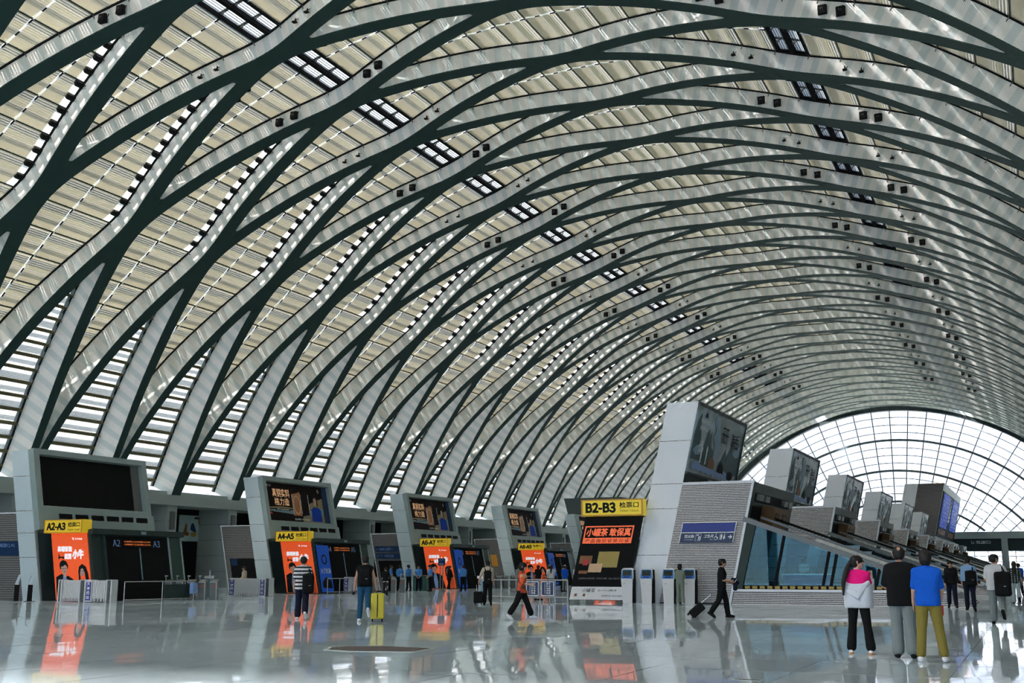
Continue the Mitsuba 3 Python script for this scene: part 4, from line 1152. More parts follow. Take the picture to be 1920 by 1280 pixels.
# ---- retractable barriers with the station's name
def barrier(loc, rz, parts_, label):
    """parts_: ('slats', x0, x1, n) ('sign', x0, x1) ('box', x0, x1), in metres along the barrier."""
    k = thing('retractable_barrier', label, 'barrier', 'folding white barriers at the left gates')
    Mx = mat4(loc, rz)
    HB = 0.92
    for q in parts_:
        if q[0] == 'slats':
            n = q[3]; w = (q[2] - q[1]) / n
            s = ply(MB().box((-w * .24, -.12, .16), (w * .24, .12, HB)).out(), 'barrier_white')
            l = ply(MB().box((-w * .22, -.05, .03), (w * .22, .05, .16)).out(), 'barrier_white')
            for j in range(n):
                Mj = Mx @ mat4((q[1] + w * (j + .5), 0, 0))
                t = part(k, 'slat', at(s, Mj))
                if j % 2 == 0: part(t, 'foot', at(l, Mj))
            part(k, 'dark_core', ply(moved(MB().box((q[1], -.06, .2), (q[2], .06, .86)).out(), Mx), 'rubber'))
        elif q[0] == 'box':
            part(k, 'end_box', ply(moved(MB().box((q[1], -.16, .05), (q[2], .16, HB)).out(), Mx), 'dark_steel'), 'grey end box')
            part(k, 'end_frame', ply(moved(cat_(MB().box((q[1] - .02, -.18, 0), (q[1] + .04, .18, HB + .02)).out(), MB().box((q[2] - .04, -.18, 0), (q[2] + .02, .18, HB + .02)).out(), MB().box((q[1], -.17, HB), (q[2], .17, HB + .03)).out()), Mx), 'brushed'), 'bright frame')
        else:
            w = q[2] - q[1]
            part(k, 'sign_post', ply(moved(MB().box((q[1], -.15, .03), (q[2], .15, HB + .02)).out(), Mx), 'barrier_white'))
            s = part(k, 'sign', ply(moved(MB().box((q[1] + .03, -.175, .08), (q[2] - .03, -.15, HB - .06)).out(), Mx), 'sign_blue'), 'blue sign with the station name')
            F = Face((q[1], -.175, 0), (1, 0, 0), 0)
            tx = cat_(*[F.text_fit(c, .06, w - .06, .70 - .19 * j, .85 - .19 * j, 0, bold=1) for j, c in enumerate('天津西站')])
            part(s, 'lettering', ply(moved(tx, Mx), 'white'))
    return k


barrier((-38.76, 37.2, 0), 0, [('box', 0, .18), ('slats', .22, 1.20, 14), ('box', 1.22, 1.54), ('sign', 1.58, 1.88), ('slats', 1.92, 2.72, 9), ('box', 2.74, 3.02)], 'folding white barrier before the orange A2-A3 poster')
barrier((-38.25, 48.1, 0), 0, [('sign', 0, .34), ('slats', .36, 1.92, 20), ('sign', 1.94, 2.26), ('box', 2.28, 2.56)], 'folding white barrier with two blue name signs before the A4-A5 gate')
barrier((-37.35, 57.5, 0), 0, [('sign', 0, .33), ('slats', .36, 1.0, 8)], 'short folding barrier beside the man in the black sleeveless top')


# ---- steel rails
def rail(name, pts, label, zs=(.10, .86), r=.025, posts=True, group='steel rails at the left gates'):
    k = thing(name, label, 'railing', group)
    for a, b in zip(pts[:-1], pts[1:]):
        for z in zs: part(k, 'bar', ply(MB().tube([(a[0], a[1], z), (b[0], b[1], z)], r).out(), 'steel', 40))
    if posts:
        for p in pts: part(k, 'post', ply(MB().tube([(p[0], p[1], 0), (p[0], p[1], zs[-1])], r).out(), 'steel', 40))
    return k


k = rail('railing', [(-35.55, 37.6), (-35.25, 39.6), (-35.2, 41.6)], 'low steel railing with a dark panel before the A2-A3 portal')
part(k, 'panel', ply(MB().box((-35.3, 39.75, .12), (-35.24, 41.4, .72)).out(), 'green_grey'), 'dark infill panel')
part(k, 'blue_notice', ply(MB().box((-35.1, 41.2, .3), (-34.9, 41.5, .78)).out(), 'print_blue'), 'blue notice')
rail('railing', [(-36.85, 54.9), (-36.75, 56.0), (-36.65, 57.3)], 'steel railing beside the man in the striped shirt')
rail('railing', [(-38.1, 80.0), (-35.6, 80.0), (-33.4, 80.0)], 'steel railing behind the man pulling a suitcase with a beige top')
k = rail('railing', [(-23.9, 48.2), (-22.75, 48.2), (-21.52, 48.2), (-20.78, 48.2), (-20.04, 48.2), (-19.42, 48.2)], 'steel railing with two dark framed signs left of the B2-B3 advertisement', zs=(.14, .90), r=.03, group=None)
for x in (-21.50, -20.75):
    s = part(k, 'notice_board', ply(MB().box((x + .06, 48.14, .20), (x + .68, 48.18, .84)).out(), 'sign_navy'), 'navy notice board')
    F = Face((x + .06, 48.14, .20), (1, 0, 0), 0)
    part(s, 'frame', ply(cat_(F.plate(0, 0, .62, .03, 0, .015), F.plate(0, .61, .62, .64, 0, .015), F.plate(0, 0, .03, .64, 0, .015), F.plate(.59, 0, .62, .64, 0, .015)), 'steel'))
    tx = [F.text_fit(c, .35, .45, .50 - .105 * j, .58 - .105 * j, 0, bold=1) for j, c in enumerate('轻松票通道')] + [F.text_fit(c, .24, .33, .50 - .105 * j, .58 - .105 * j, 0, bold=1) for j, c in enumerate('商务站便捷')] + [F.plate(.165, .08, .185, .56, 0, .004)]
    part(s, 'lettering', ply(cat_(*tx), 'white'))
part(k, 'caster', ply(cat_(*[MB().tube([(x, 48.15, .04), (x, 48.25, .04)], .04).out() for x in (-21.0, -20.86, -20.70)]), 'rubber'), kind='stuff')

# ---- ticket barriers (turnstiles)
tb = MB().hexa(np.array([[-.15, -.34, 0], [.15, -.34, 0], [.15, .4, 0], [-.15, .4, 0], [-.15, -.46, .80], [.15, -.46, .80], [.15, .36, .92], [-.15, .36, .92]])).out()
te = cat_(MB().bar((.15, -.36, 0), (.15, -.48, .82), .05).out(), MB().bar((-.15, -.48, .81), (.15, -.48, .81), .04).out())
tr = MB().box((-.13, -.455, .60), (.13, -.425, .64)).out()
ta = cat_(MB().bar((-.12, -.20, .84), (-.12, -.36, 1.10), .035).out(), MB().box((-.16, -.42, 1.06), (-.02, -.34, 1.10)).out())
ST = [ply(tb, 'dark_steel'), ply(te, 'stone'), ply(tr, 'red_strip'), ply(ta, 'stone')]
for i in range(4):
    names = ['A2-A3', 'A4-A5', 'A6-A7', 'A8-A9'][i]
    for j in range(5):
        x, y = -36.9 + .56 * j, 41.9 + DA * i + .12 * j
        k = thing('turnstile', f'grey turnstile with a red light strip at gate {names}, {ORDN[j]} from the left', 'turnstile', 'turnstiles at the left gates')
        Mx = mat4((x, y, 0), .55)
        part(k, 'body', at(ST[0], Mx)); part(k, 'edge_frame', at(ST[1], Mx), 'bright edge frame'); part(k, 'light_strip', at(ST[2], Mx), 'red light strip'); part(k, 'display', at(ST[3], Mx), 'tilted display arm')
for i, (x, y) in enumerate(((-38.45, 46.6), (-25.6, 52.0))):
    k = thing('gate_post', 'pale green gate post with a head box ' + ('left of the two-sign barrier' if i == 0 else 'behind the woman in the red blouse'), 'gate post')
    part(k, 'column', ply(MB().box((x - .14, y - .1, 0), (x + .14, y + .1, 1.0)).out(), 'pale_teal')); part(k, 'head', ply(MB().box((x - .22, y - .14, .92), (x + .18, y + .14, 1.06)).out(), 'white')); part(k, 'antenna', ply(MB().box((x - .02, y - .02, 1.06), (x + .03, y + .03, 1.34)).out(), 'white'))

# ---- standing sign with a cabinet among the staff
k = thing('standing_sign', 'small dark blue board on two posts behind the staff in blue shirts', 'sign')
x, y = -35.35, 65.9
part(k, 'board', ply(MB().box((x - .30, y - .03, 1.62), (x + .18, y + .03, 2.08)).out(), 'sign_navy')); part(k, 'lines', ply(MB().box((x - .2, y - .036, 1.96), (x + .08, y - .03, 1.99)).box((x - .2, y - .036, 1.7), (x + .08, y - .03, 1.74)).out(), 'print_blue'), kind='stuff')
for dx in (-.16, .04): part(k, 'post', ply(MB().box((x + dx - .02, y - .02, 0), (x + dx + .03, y + .02, 1.62)).out(), 'steel'))
k = thing('inspection_desk', 'dark teal inspection desk with a navy notice behind the staff in blue shirts', 'desk')
part(k, 'cabinet', ply(MB().box((-37.2, 65.3, 0), (-36.2, 65.8, .95)).out(), 'teal_metal')); part(k, 'top', ply(MB().box((-37.3, 65.22, .95), (-36.1, 65.88, 1.0)).out(), 'steel')); part(k, 'notice', ply(MB().box((-36.9, 65.27, .15), (-36.5, 65.3, .85)).out(), 'sign_navy'))

# ---- folding chairs by the A4-A5 gate
k = thing('folding_chair', 'orange backed folding chair between the barrier and the A4-A5 poster', 'chair')
x, y = -36.9, 52.6
part(k, 'backrest', ply(MB().box((x - .24, y - .02, .55), (x + .24, y + .02, .88)).out(), 'orange'), 'orange backrest')
part(k, 'seat', ply(MB().box((x - .24, y, .42), (x + .24, y + .42, .46)).out(), 'dark_steel'))
for sx in (-.24, .24):
    part(k, 'leg', ply(MB().tube([(x + sx, y - .02, .88), (x + sx, y + .40, 0)], .012, 6).out(), 'steel')); part(k, 'leg', ply(MB().tube([(x + sx, y + .38, .44), (x + sx, y - .14, 0)], .012, 6).out(), 'steel'))

# ---- floor hatch and small drain
pts = [(-11.86, 17.80), (-11.72, 18.20), (-11.04, 18.52), (-9.93, 18.33), (-9.82, 17.33), (-11.0, 17.02), (-11.55, 17.15)]
k = thing('floor_hatch', 'long dark lens shaped hatch with a pale rim set in the shiny floor', 'hatch')
g = Polygon(pts)
part(k, 'plate', ply(moved(ext2d(g.buffer(-.06), .016), mat4((0, 0, -.010))), 'hatch_brown'), 'dark brown plate'); part(k, 'rim', ply(moved(ext2d(g.difference(g.buffer(-.06)), .018), mat4((0, 0, -.010))), 'stone'), 'pale rim')
k = thing('floor_drain', 'small dark slot drain in the floor before the group of three', 'drain')
part(k, 'grate', ply(MB().box((-3.68, 14.86, -.006), (-3.36, 14.93, .004)).out(), 'ink')); part(k, 'rim', ply(cat_(MB().box((-3.71, 14.83, -.006), (-3.33, 14.86, .003)).out(), MB().box((-3.71, 14.93, -.006), (-3.33, 14.96, .003)).out()), 'stone'))

# ---- floodlights and spotlights in pairs on the ribs
fb = tm(m3.Manifold.batch_hull([m3.Manifold.sphere(.02, 6).translate(q) for q in ((-.17, -.15, .2), (.17, -.15, .2), (.20, -.02, .22), (-.20, -.02, .22), (-.15, -.20, -.22), (.15, -.20, -.22), (.2, .02, -.2), (-.2, .02, -.2), (0, -.24, 0))]))
fbk = MB().bar((0, 0, .15), (0, .22, .30), .05).bar((-.2, 0, .05), (-.2, .1, .28), .03).bar((.2, 0, .05), (.2, .1, .28), .03).out()
fl = MB().box((-.06, -.245, -.06), (.06, -.23, .04)).out()
spb = MB().box((-.11, -.16, -.13), (.11, .02, -.06)).bar((0, -.02, -.1), (0, .02, .14), .05).out()
spa = MB().bar((0, .02, .10), (0, .20, .16), .04).bar((.05, -.05, -.03), (.15, .05, .12), .03).out()
SL = {'floodlight': [ply(fb, 'matte_black'), ply(fbk, 'rubber'), ply(fl, 'dark_steel')], 'spotlight': [ply(spb, 'rubber'), ply(spa, 'dark_steel')]}
M_('iris', (0.2, 0.2, 0.2), 0.3)
for n in range(4, 26):
    for si, th0 in enumerate((14.35, 23.3, -14.35, -23.3)):
        for face in (-1, 1):
            big = (n % 2 == 1) == (face < 0)
            for d in (-.68, .68):
                t = th0 + d
                o = off1(t)                                   # distance from the even column; odd column is at P/2
                y = COL + (n - .5) * P if False else (0.465 + n) * P
                yy = y + face * (P / 2 - o + WR / 2 + .10)
                q = pol(R + .42, t, yy)
                row = ['upper left', 'lower left', 'upper right', 'lower right'][si]
                nm = 'floodlight' if big else 'spotlight'
                k = thing(nm, f'{"black box floodlight" if big else "small dark spotlight"} on the {row} row of the vault, {"near" if face < 0 else "far"} side of the {ORDN[n - 4]} rib joint, {"upper" if abs(t) < abs(th0) else "lower"} of its pair', nm, ('black floodlights on the ribs' if big else 'small spotlights on the ribs'))
                labels[k]['label'] = f'{"black box floodlight" if big else "small dark spotlight"}, {row} row, {"near" if face < 0 else "far"} face of {ORDN[n - 4]} rib joint, {"upper" if abs(t) < abs(th0) else "lower"} of pair'
                Mx = mat4(q, 0 if face < 0 else math.pi)
                for s, pn in zip(SL[nm], ('housing', 'bracket', 'lens')): part(k, pn, at(s, Mx))
# ================================================================ PEOPLE
def rot(axis, deg):
    return trimesh.transformations.rotation_matrix(math.radians(deg), axis)[:3, :3]


def rx(v, a):
    c, s = math.cos(math.radians(a)), math.sin(math.radians(a))
    return np.array([v[0], c * v[1] - s * v[2], s * v[1] + c * v[2]])


def ry(v, a):
    c, s = math.cos(math.radians(a)), math.sin(math.radians(a))
    return np.array([c * v[0] + s * v[2], v[1], -s * v[0] + c * v[2]])


def rzv(v, a):
    c, s = math.cos(math.radians(a)), math.sin(math.radians(a))
    return np.array([c * v[0] - s * v[1], s * v[0] + c * v[1], v[2]])


class Pose:
    """Joints of a figure of height h standing at the origin and facing +y (x to its right). Angles in degrees.
    leg: (thigh forward, knee bend, thigh outward); arm: (forward, outward, elbow bend, elbow turned inward)."""
    def __init__(self, h=1.72, left_leg=(4, 4, 3), right_leg=(-4, 4, 3), left_arm=(0, 8, 12, 20), right_arm=(0, 8, 12, 20), lean=2, head=(0, 0), build=1.0, seated=False):
        s = h / 1.72; J = {}; self.s, self.h, self.b = s, h, build
        J['pel'] = np.array([0, 0, .93]); J['hipL'] = np.array([-.088, 0, .90]); J['hipR'] = np.array([.088, 0, .90])
        for k, sg, leg in (('L', -1, left_leg), ('R', 1, right_leg)):
            a, b, o = leg
            th = ry(rx(np.array([0, 0, -.425]), a), -sg * o); sh = ry(rx(np.array([0, 0, -.415]), a - b), -sg * o)
            J['knee' + k] = J['hip' + k] + th; J['ank' + k] = J['knee' + k] + sh
            pitch = (a - b) if a - b < -12 else 0          # a trailing foot lifts its heel
            J['heel' + k] = J['ank' + k] + rx(np.array([0, -.045, -.045]), pitch * .9)
            J['toe' + k] = J['ank' + k] + rx(np.array([sg * .03, .165, -.055]), pitch * .9)
        low = min(min(J['heel' + k][2], J['toe' + k][2]) for k in 'LR') - .03
        up = lambda v: rx(np.array(v), -lean)
        base = J['pel']
        for n, v in (('waist', (0, .0, .16)), ('chest', (0, .01, .34)), ('sh', (0, -.005, .472)), ('neck', (0, .0, .525)), ('skull', (0, .025, .675))): J[n] = base + up(v)
        for k, sg, arm in (('L', -1, left_arm), ('R', 1, right_arm)):
            f, o, e, tn = arm
            J['sho' + k] = base + up((sg * (.158 * (0.5 + 0.5 * build)), -.005, .445))
            d = ry(rx(np.array([0, 0, -1.0]), f), -sg * o)
            J['elb' + k] = J['sho' + k] + .285 * d
            fd = rx(np.array([0, 0, -1.0]), f + e)
            fd = rzv(fd, sg * tn) if e > 25 else fd
            fd = ry(fd, -sg * o * .6)
            J['wri' + k] = J['elb' + k] + .245 * fd
            J['fd' + k] = fd
        for k in list(J):
            if not k.startswith('fd'): J[k] = (J[k] - np.array([0, 0, low])) * s
        self.J = J; self.yaw, self.pitch = head
        self.fwd = rzv(np.array([0, 1.0, 0]), -self.yaw); self.right = rzv(np.array([1.0, 0, 0]), -self.yaw)
        self.low = low

    def local(self, x, y, z):
        x, y, z = x * 1.06, y * 1.06, z * 1.06
        """A point of the head: x right, y forward, z up from the skull's centre, in metres at 1.72 m."""
        f = self.fwd * math.cos(math.radians(self.pitch)) + np.array([0, 0, math.sin(math.radians(self.pitch))])
        u = np.cross(self.right, f)
        return self.J['skull'] + self.s * (x * self.right + y * f + z * u)


_SPH = {}


def sph(r, n=14):
    key = (round(r, 4), n)
    if key not in _SPH: _SPH[key] = m3.Manifold.sphere(r, n)
    return _SPH[key]


def bone(*pr, n=14): return m3.Manifold.batch_hull([sph(r, n).translate(tuple(float(c) for c in p)) for p, r in pr])


def union(ms): return m3.Manifold.batch_boolean(ms, m3.OpType.Add)


def soften(man, length=.035, it=8):
    m = tm(man.refine_to_length(length))
    m.merge_vertices()
    trimesh.smoothing.filter_taubin(m, iterations=it)
    return m


def torso(Q, g=0.0, lo='pel', belly=0.0):
    J, s, b = Q.J, Q.s, Q.b
    X = np.array([1.0, 0, 0])
    P2 = lambda j, dx, r, dy=0.0: ((J[j] - X * dx * s * b + np.array([0, dy, 0]), r * s * b + g), (J[j] + X * dx * s * b + np.array([0, dy, 0]), r * s * b + g))
    up = J['chest']
    ms = [bone(*P2('pel', .075, .105), *P2('waist', .065, .098 + belly)), bone(*P2('waist', .065, .098 + belly), *P2('chest', .085, .112)),
          bone(*P2('chest', .085, .112), (J['shoL'], .062 * s + g), (J['shoR'], .062 * s + g), (J['sh'], .075 * s + g))]
    return ms


def arm_bones(Q, k, g=0.0, upto=1.0, fore=1.0):
    J, s, b = Q.J, Q.s, Q.b
    e = J['sho' + k] + (J['elb' + k] - J['sho' + k]) * min(1, upto)
    ms = [bone((J['sho' + k], .054 * s * b + g), (e, (.054 - .013 * min(1, upto)) * s * b + g))]
    if upto > 1:
        w = J['elb' + k] + (J['wri' + k] - J['elb' + k]) * (upto - 1)
        ms.append(bone((J['elb' + k], .042 * s * b + g), (w, (.042 - .012 * (upto - 1)) * s * b + g)))
    return ms


def leg_bones(Q, k, g=0.0, upto=2.0, flare=0.0):
    J, s, b = Q.J, Q.s, Q.b
    e = J['knee' + k] if upto >= 1 else J['hip' + k] + (J['knee' + k] - J['hip' + k]) * upto
    ms = [bone((J['hip' + k], .088 * s * b + g), (e, (.088 - .030 * min(1, upto)) * s * b + g))]
    if upto > 1:
        w = J['knee' + k] + (J['ank' + k] - J['knee' + k]) * (upto - 1)
        mid = J['knee' + k] * .65 + J['ank' + k] * .35
        ms.append(bone((J['knee' + k], .058 * s * b + g), (mid + np.array([0, -.012, 0]), .056 * s * b + g), (w, .040 * s * b + g + flare)))
    return ms


def hand(Q, k, curl=35, grip=False, point=False):
    """Palm, four unequal bent fingers and a thumb."""
    J, s = Q.J, Q.s * 1.03
    sg = -1 if k == 'L' else 1
    d = J['fd' + k] / np.linalg.norm(J['fd' + k])
    inward = np.array([-sg, 0.0, 0.0]); n = inward - d * (inward @ d); n /= np.linalg.norm(n)     # palm faces the body
    l = np.cross(d, n); l *= 1 if l[1] > 0 or abs(l[1]) < .2 else -1                                # thumb side forward
    w = J['wri' + k]; ms = [bone((w, .026 * s), (w + d * .03 * s, .022 * s), n=8)]
    A, B = w + d * .025 * s, w + d * .085 * s
    ms.append(bone((A - l * .022 * s, .014 * s), (A + l * .022 * s, .015 * s), (B - l * .034 * s, .011 * s), (B + l * .032 * s, .012 * s), n=8))
    for i, (off, L) in enumerate(((.031, .070), (.010, .079), (-.011, .073), (-.031, .058))):
        c = curl if not grip else 78
        if point and i == 0: c = 4
        elif point: c = 85
        p = B + l * off * s; v = d
        for seg, (fr, r) in enumerate(((.45, .0092), (.32, .0084), (.23, .0076))):
            a = math.radians(c * (.6 if seg == 0 else 1.0)); v = v * math.cos(a) + n * math.sin(a) if seg else d * math.cos(a) + n * math.sin(a)
            v = v / np.linalg.norm(v); n2 = n
            q = p + v * L * fr * s
            ms.append(bone((p, r * s), (q, (r - .0007) * s), n=6)); p = q
            n = n - v * (n @ v) * 0
    t0 = A + l * .026 * s; t1 = t0 + (d * .55 + l * .75 + n2 * .35) * .038 * s; t2 = t1 + (d * .85 + l * .2 + n2 * .45) * .032 * s
    ms += [bone((t0, .013 * s), (t1, .0105 * s), n=6), bone((t1, .0105 * s), (t2, .0085 * s), n=6)]
    return union(ms)


def body(Q, hands=({}, {}), fine=True):
    J, s, L = Q.J, Q.s, Q.local
    ms = torso(Q)
    for k in 'LR': ms += arm_bones(Q, k, upto=2.0) + leg_bones(Q, k)
    ms += [bone((J['heelL'], .03 * s), (J['toeL'], .028 * s), (J['ankL'], .036 * s)), bone((J['heelR'], .03 * s), (J['toeR'], .028 * s), (J['ankR'], .036 * s))]
    ms.append(bone((J['neck'] - np.array([0, 0, .03]), .058 * s), (L(0, -.02, -.09), .052 * s)))
    # skull, face and jaw
    ms.append(bone((L(0, -.022, .02), .088 * s), (L(0, .028, .018), .079 * s), (L(0, -.01, .035), .086 * s)))
    ms.append(bone((L(-.035, .045, -.03), .038 * s), (L(.035, .045, -.03), .038 * s), (L(0, .062, -.088), .026 * s), (L(0, .0, -.05), .058 * s)))
    b = soften(union(ms), .038 if fine else .06, 6)
    extra = [m3.Manifold(m3.Mesh(np.asarray(b.vertices, np.float32), np.asarray(b.faces, np.uint32)))]
    extra.append(bone((L(0, .098, .005), .010 * s), (L(0, .122, -.030), .014 * s), (L(-.012, .104, -.034), .009 * s), (L(.012, .104, -.034), .009 * s), n=8))    # nose
    for sx in (-1, 1): extra.append(bone((L(sx * .084, -.01, .012), .014 * s), (L(sx * .082, -.012, -.028), .010 * s), (L(sx * .094, -.022, .014), .010 * s), n=8))   # ears
    extra.append(bone((L(-.030, .088, .030), .009 * s), (L(.030, .088, .030), .009 * s), n=8))             # brow
    for k, a in zip('LR', hands): extra.append(hand(Q, k, **a))
    return tm(union(extra))


def hair_short(Q, long=0.0, front=.045, bald=False):
    L, s = Q.local, Q.s
    h = union([bone((L(0, -.028, .028), .100 * s), (L(0, .022, .032), .092 * s), (L(0, -.045, -.02), .084 * s))] +
              ([bone((L(0, -.055, .0), .088 * s), (L(0, -.10 - .02 * long, -.12 - long * .5), .060 * s), (L(0, -.11, -.12 - long), .045 * s))] if long else []))
    cut = bone((L(0, .16, -.075), .118 * s), (L(0, .30, -.09), .14 * s), (L(0, .10, -.16), .09 * s))
    h = h - cut
    h = h - bone((L(-.11, .02, -.06), .035 * s), (L(.11, .02, -.06), .035 * s))
    if not long: h = h - bone((L(0, -.10, -.145), .075 * s), (L(0, .05, -.145), .075 * s))
    return soften(h, .03, 5)


PALE = [0]
SKIN = ['skin_a', 'skin_b', 'skin_c']
M_('skin_a', (0.56, 0.34, 0.235), 0.5); M_('skin_b', (0.48, 0.27, 0.18), 0.5); M_('skin_c', (0.62, 0.40, 0.30), 0.5)
M_('hair', (0.010, 0.009, 0.009), 0.55, spec=0.3)
M_('hair_brown', (0.022, 0.015, 0.012), 0.55, spec=0.3)
CL = dict(pink=(0.80, 0.012, 0.20), pale_grey=(0.55, 0.60, 0.66), black_cloth=(0.007, 0.008, 0.009), grey_cloth=(0.20, 0.24, 0.24), blue_cloth=(0.008, 0.10, 0.55), khaki=(0.23, 0.19, 0.045), shirt_blue=(0.27, 0.45, 0.72),
          navy_cloth=(0.010, 0.014, 0.030), tee_white=(0.58, 0.60, 0.62), jeans=(0.020, 0.085, 0.17), beige_cloth=(0.50, 0.44, 0.35), sage=(0.22, 0.27, 0.22), pale_jean=(0.42, 0.52, 0.55), uniform_blue=(0.07, 0.25, 0.62), shoe_white=(0.72, 0.75, 0.78), shoe_black=(0.012, 0.012, 0.013), sole_orange=(0.85, 0.38, 0.12))
for n, c in CL.items(): M_(n, c, 0.85, spec=0.15)


def stripes_fn(p, n, uv):
    f = p.z / 0.105; f = f - dr.floor(f)
    return mikit.mix((0.62, 0.64, 0.66), (0.012, 0.013, 0.015), mikit.smoothstep(.50, .55, f) * (1 - mikit.smoothstep(.95, 1.0, f)))


def floral_fn(p, n, uv):
    a = mikit.fbm(p.x * 9 + p.y * 6, p.z * 9, 1.0, 3)
    c = mikit.mix((0.52, 0.045, 0.018), (0.72, 0.13, 0.04), mikit.smoothstep(.4, .6, a))
    c = mikit.mix(c, (0.80, 0.45, 0.25), mikit.smoothstep(.64, .70, a))
    return mikit.mix(c, (0.10, 0.05, 0.03), 1 - mikit.smoothstep(.28, .36, a))


def plaid_fn(p, n, uv):
    a = p.x / 0.11; a = a - dr.floor(a); b = p.z / 0.085; b = b - dr.floor(b)
    u = mikit.smoothstep(.62, .68, a) * (1 - mikit.smoothstep(.85, .9, a)); v = mikit.smoothstep(.35, .45, b)
    return mikit.mix((0.010, 0.022, 0.022), (0.55, 0.62, 0.58), u * v)


M_('stripe_cloth', mikit.proc(stripes_fn), 0.85); M_('floral_cloth', mikit.proc(floral_fn), 0.8); M_('plaid_cloth', mikit.proc(plaid_fn), 0.85)


def put(mesh, Mx): return moved(mesh, Mx)


def person(label, loc, face, Q, top='black_cloth', bottom='black_cloth', shoes='shoe_black', skin=0, hair='short', sleeve=.62, hem=-.06, group=None, hands=({}, {}), loose=.014, flare=.012, cap=None, belly=0.0, glasses=False, fine=True, shirt_top=True, sole=None, bot_len=1.9):
    """A figure: continuous body with clothes, hair and shoes as its parts. face: direction it looks, degrees left of +Y."""
    k = thing('person', label, 'person', group)
    J, s = Q.J, Q.s
    Mx = mat4((loc[0], loc[1], 0), math.radians(face))
    part(k, 'body', ply(put(body(Q, hands, fine), Mx), SKIN[skin], True))
    res = .036 if fine else .055
    # trousers
    tr = [bone((J['hipL'] + [0, 0, .05 * s], .094 * s * Q.b + loose * .8), (J['hipR'] + [0, 0, .05 * s], .094 * s * Q.b + loose * .8), (J['hipL'], .092 * s * Q.b + loose * .8), (J['hipR'], .092 * s * Q.b + loose * .8))]
    for q in 'LR': tr += leg_bones(Q, q, loose, bot_len, flare)
    part(k, 'trousers', ply(put(soften(union(tr), res, 5), Mx), bottom, True))
    # shirt
    sh = torso(Q, loose, belly=belly)
    zh = J['pel'][2] + hem * s
    bx = np.array([1.0, 0, 0])
    sh.append(bone((J['pel'] + [-.07 * s * Q.b, 0, 0], .106 * s * Q.b + loose), (J['pel'] + [.07 * s * Q.b, 0, 0], .106 * s * Q.b + loose), (J['pel'] + [-.07 * s * Q.b, 0, hem * s], .106 * s * Q.b + loose), (J['pel'] + [.07 * s * Q.b, 0, hem * s], .106 * s * Q.b + loose)))
    for q in 'LR':
        if sleeve > 0: sh += arm_bones(Q, q, loose, sleeve)
    S = union(sh).trim_by_plane((0, 0, 1), float(zh))
    S = S - bone((J['neck'] + [0, .01, .02], .062 * s), (J['neck'] + [0, .02, .12], .075 * s))
    part(k, 'shirt', ply(put(soften(S, res, 4), Mx), top, True))
    # shoes
    for q in 'LR':
        hl, to, an = J['heel' + q], J['toe' + q], J['ank' + q]
        so = bone((hl, .040 * s), (to, .038 * s), (to * .5 + hl * .5 + [0, 0, .01], .045 * s), (an + [0, .01, -.01], .044 * s))
        w = part(k, 'shoe', ply(put(soften(so, .03, 4), Mx), shoes, True))
        if sole: part(w, 'sole', ply(put(tm(bone((hl + [0, -.006, -.012], .034 * s), (hl * .6 + to * .4 + [0, 0, -.018], .036 * s))), Mx), sole))
    if hair == 'short': part(k, 'hair', ply(put(hair_short(Q), Mx), 'hair', True))
    elif hair == 'bald':
        H = hair_short(Q)
        Hm = m3.Manifold(m3.Mesh(np.asarray(H.vertices, np.float32), np.asarray(H.faces, np.uint32))) - bone((Q.local(0, -.075, .115), .045 * s), (Q.local(0, -.10, .08), .03 * s))
        part(k, 'hair', ply(put(tm(Hm), Mx), 'hair', 30))
    elif hair == 'full':
        L = Q.local
        Hm = union([bone((L(0, -.030, .03), .106 * s), (L(0, .025, .034), .098 * s), (L(0, -.045, -.03), .094 * s), (L(0, -.035, -.07), .078 * s))]) - bone((L(0, .16, -.075), .112 * s), (L(0, .30, -.09), .14 * s), (L(0, .12, -.16), .09 * s))
        part(k, 'hair', ply(put(soften(Hm, .03, 4), Mx), 'hair', True))
    elif hair == 'long': part(k, 'hair', ply(put(hair_short(Q, .24), Mx), 'hair_brown', True))
    elif hair == 'pony':
        part(k, 'hair', ply(put(hair_short(Q), Mx), 'hair', True)); L = Q.local
        a = [L(0, -.10, .02), L(0, -.15, -.05)] + [J['sh'] + np.array(q) * s for q in ((-.17, -.13, .0), (-.21, -.17, -.16), (-.22, -.17, -.38))]
        part(k, 'ponytail', ply(put(soften(union([bone((p, r * s), (q, r2 * s)) for p, q, r, r2 in zip(a[:-1], a[1:], (.035, .045, .05, .04), (.045, .05, .04, .015))]), .035, 4), Mx), 'hair', True), 'long black ponytail')
    if cap:
        L = Q.local
        c = bone((L(0, -.02, .045), .098 * s), (L(0, .02, .05), .092 * s)).trim_by_plane(tuple(float(x) for x in (0, 0, 1)), float(L(0, 0, .04)[2]))
        part(k, 'cap', ply(put(tm(union([c, bone((L(-.05, .10, .055), .012 * s), (L(.05, .10, .055), .012 * s), (L(-.035, .17, .045), .008 * s), (L(.035, .17, .045), .008 * s))])), Mx), cap, 30), 'peaked cap')
    L = Q.local
    ey = [bone((L(sx * .032, .094, .008), .0075 * s), (L(sx * .028, .096, .008), .0075 * s), n=8) for sx in (-1, 1)]
    for e in ey: part(k, 'eye', ply(put(tm(e), Mx), 'hair'))
    part(k, 'lips', ply(put(tm(bone((L(-.020, .094, -.062), .0065 * s), (L(.020, .094, -.062), .0065 * s), (L(0, .100, -.062), .007 * s), n=8)), Mx), 'lips'))
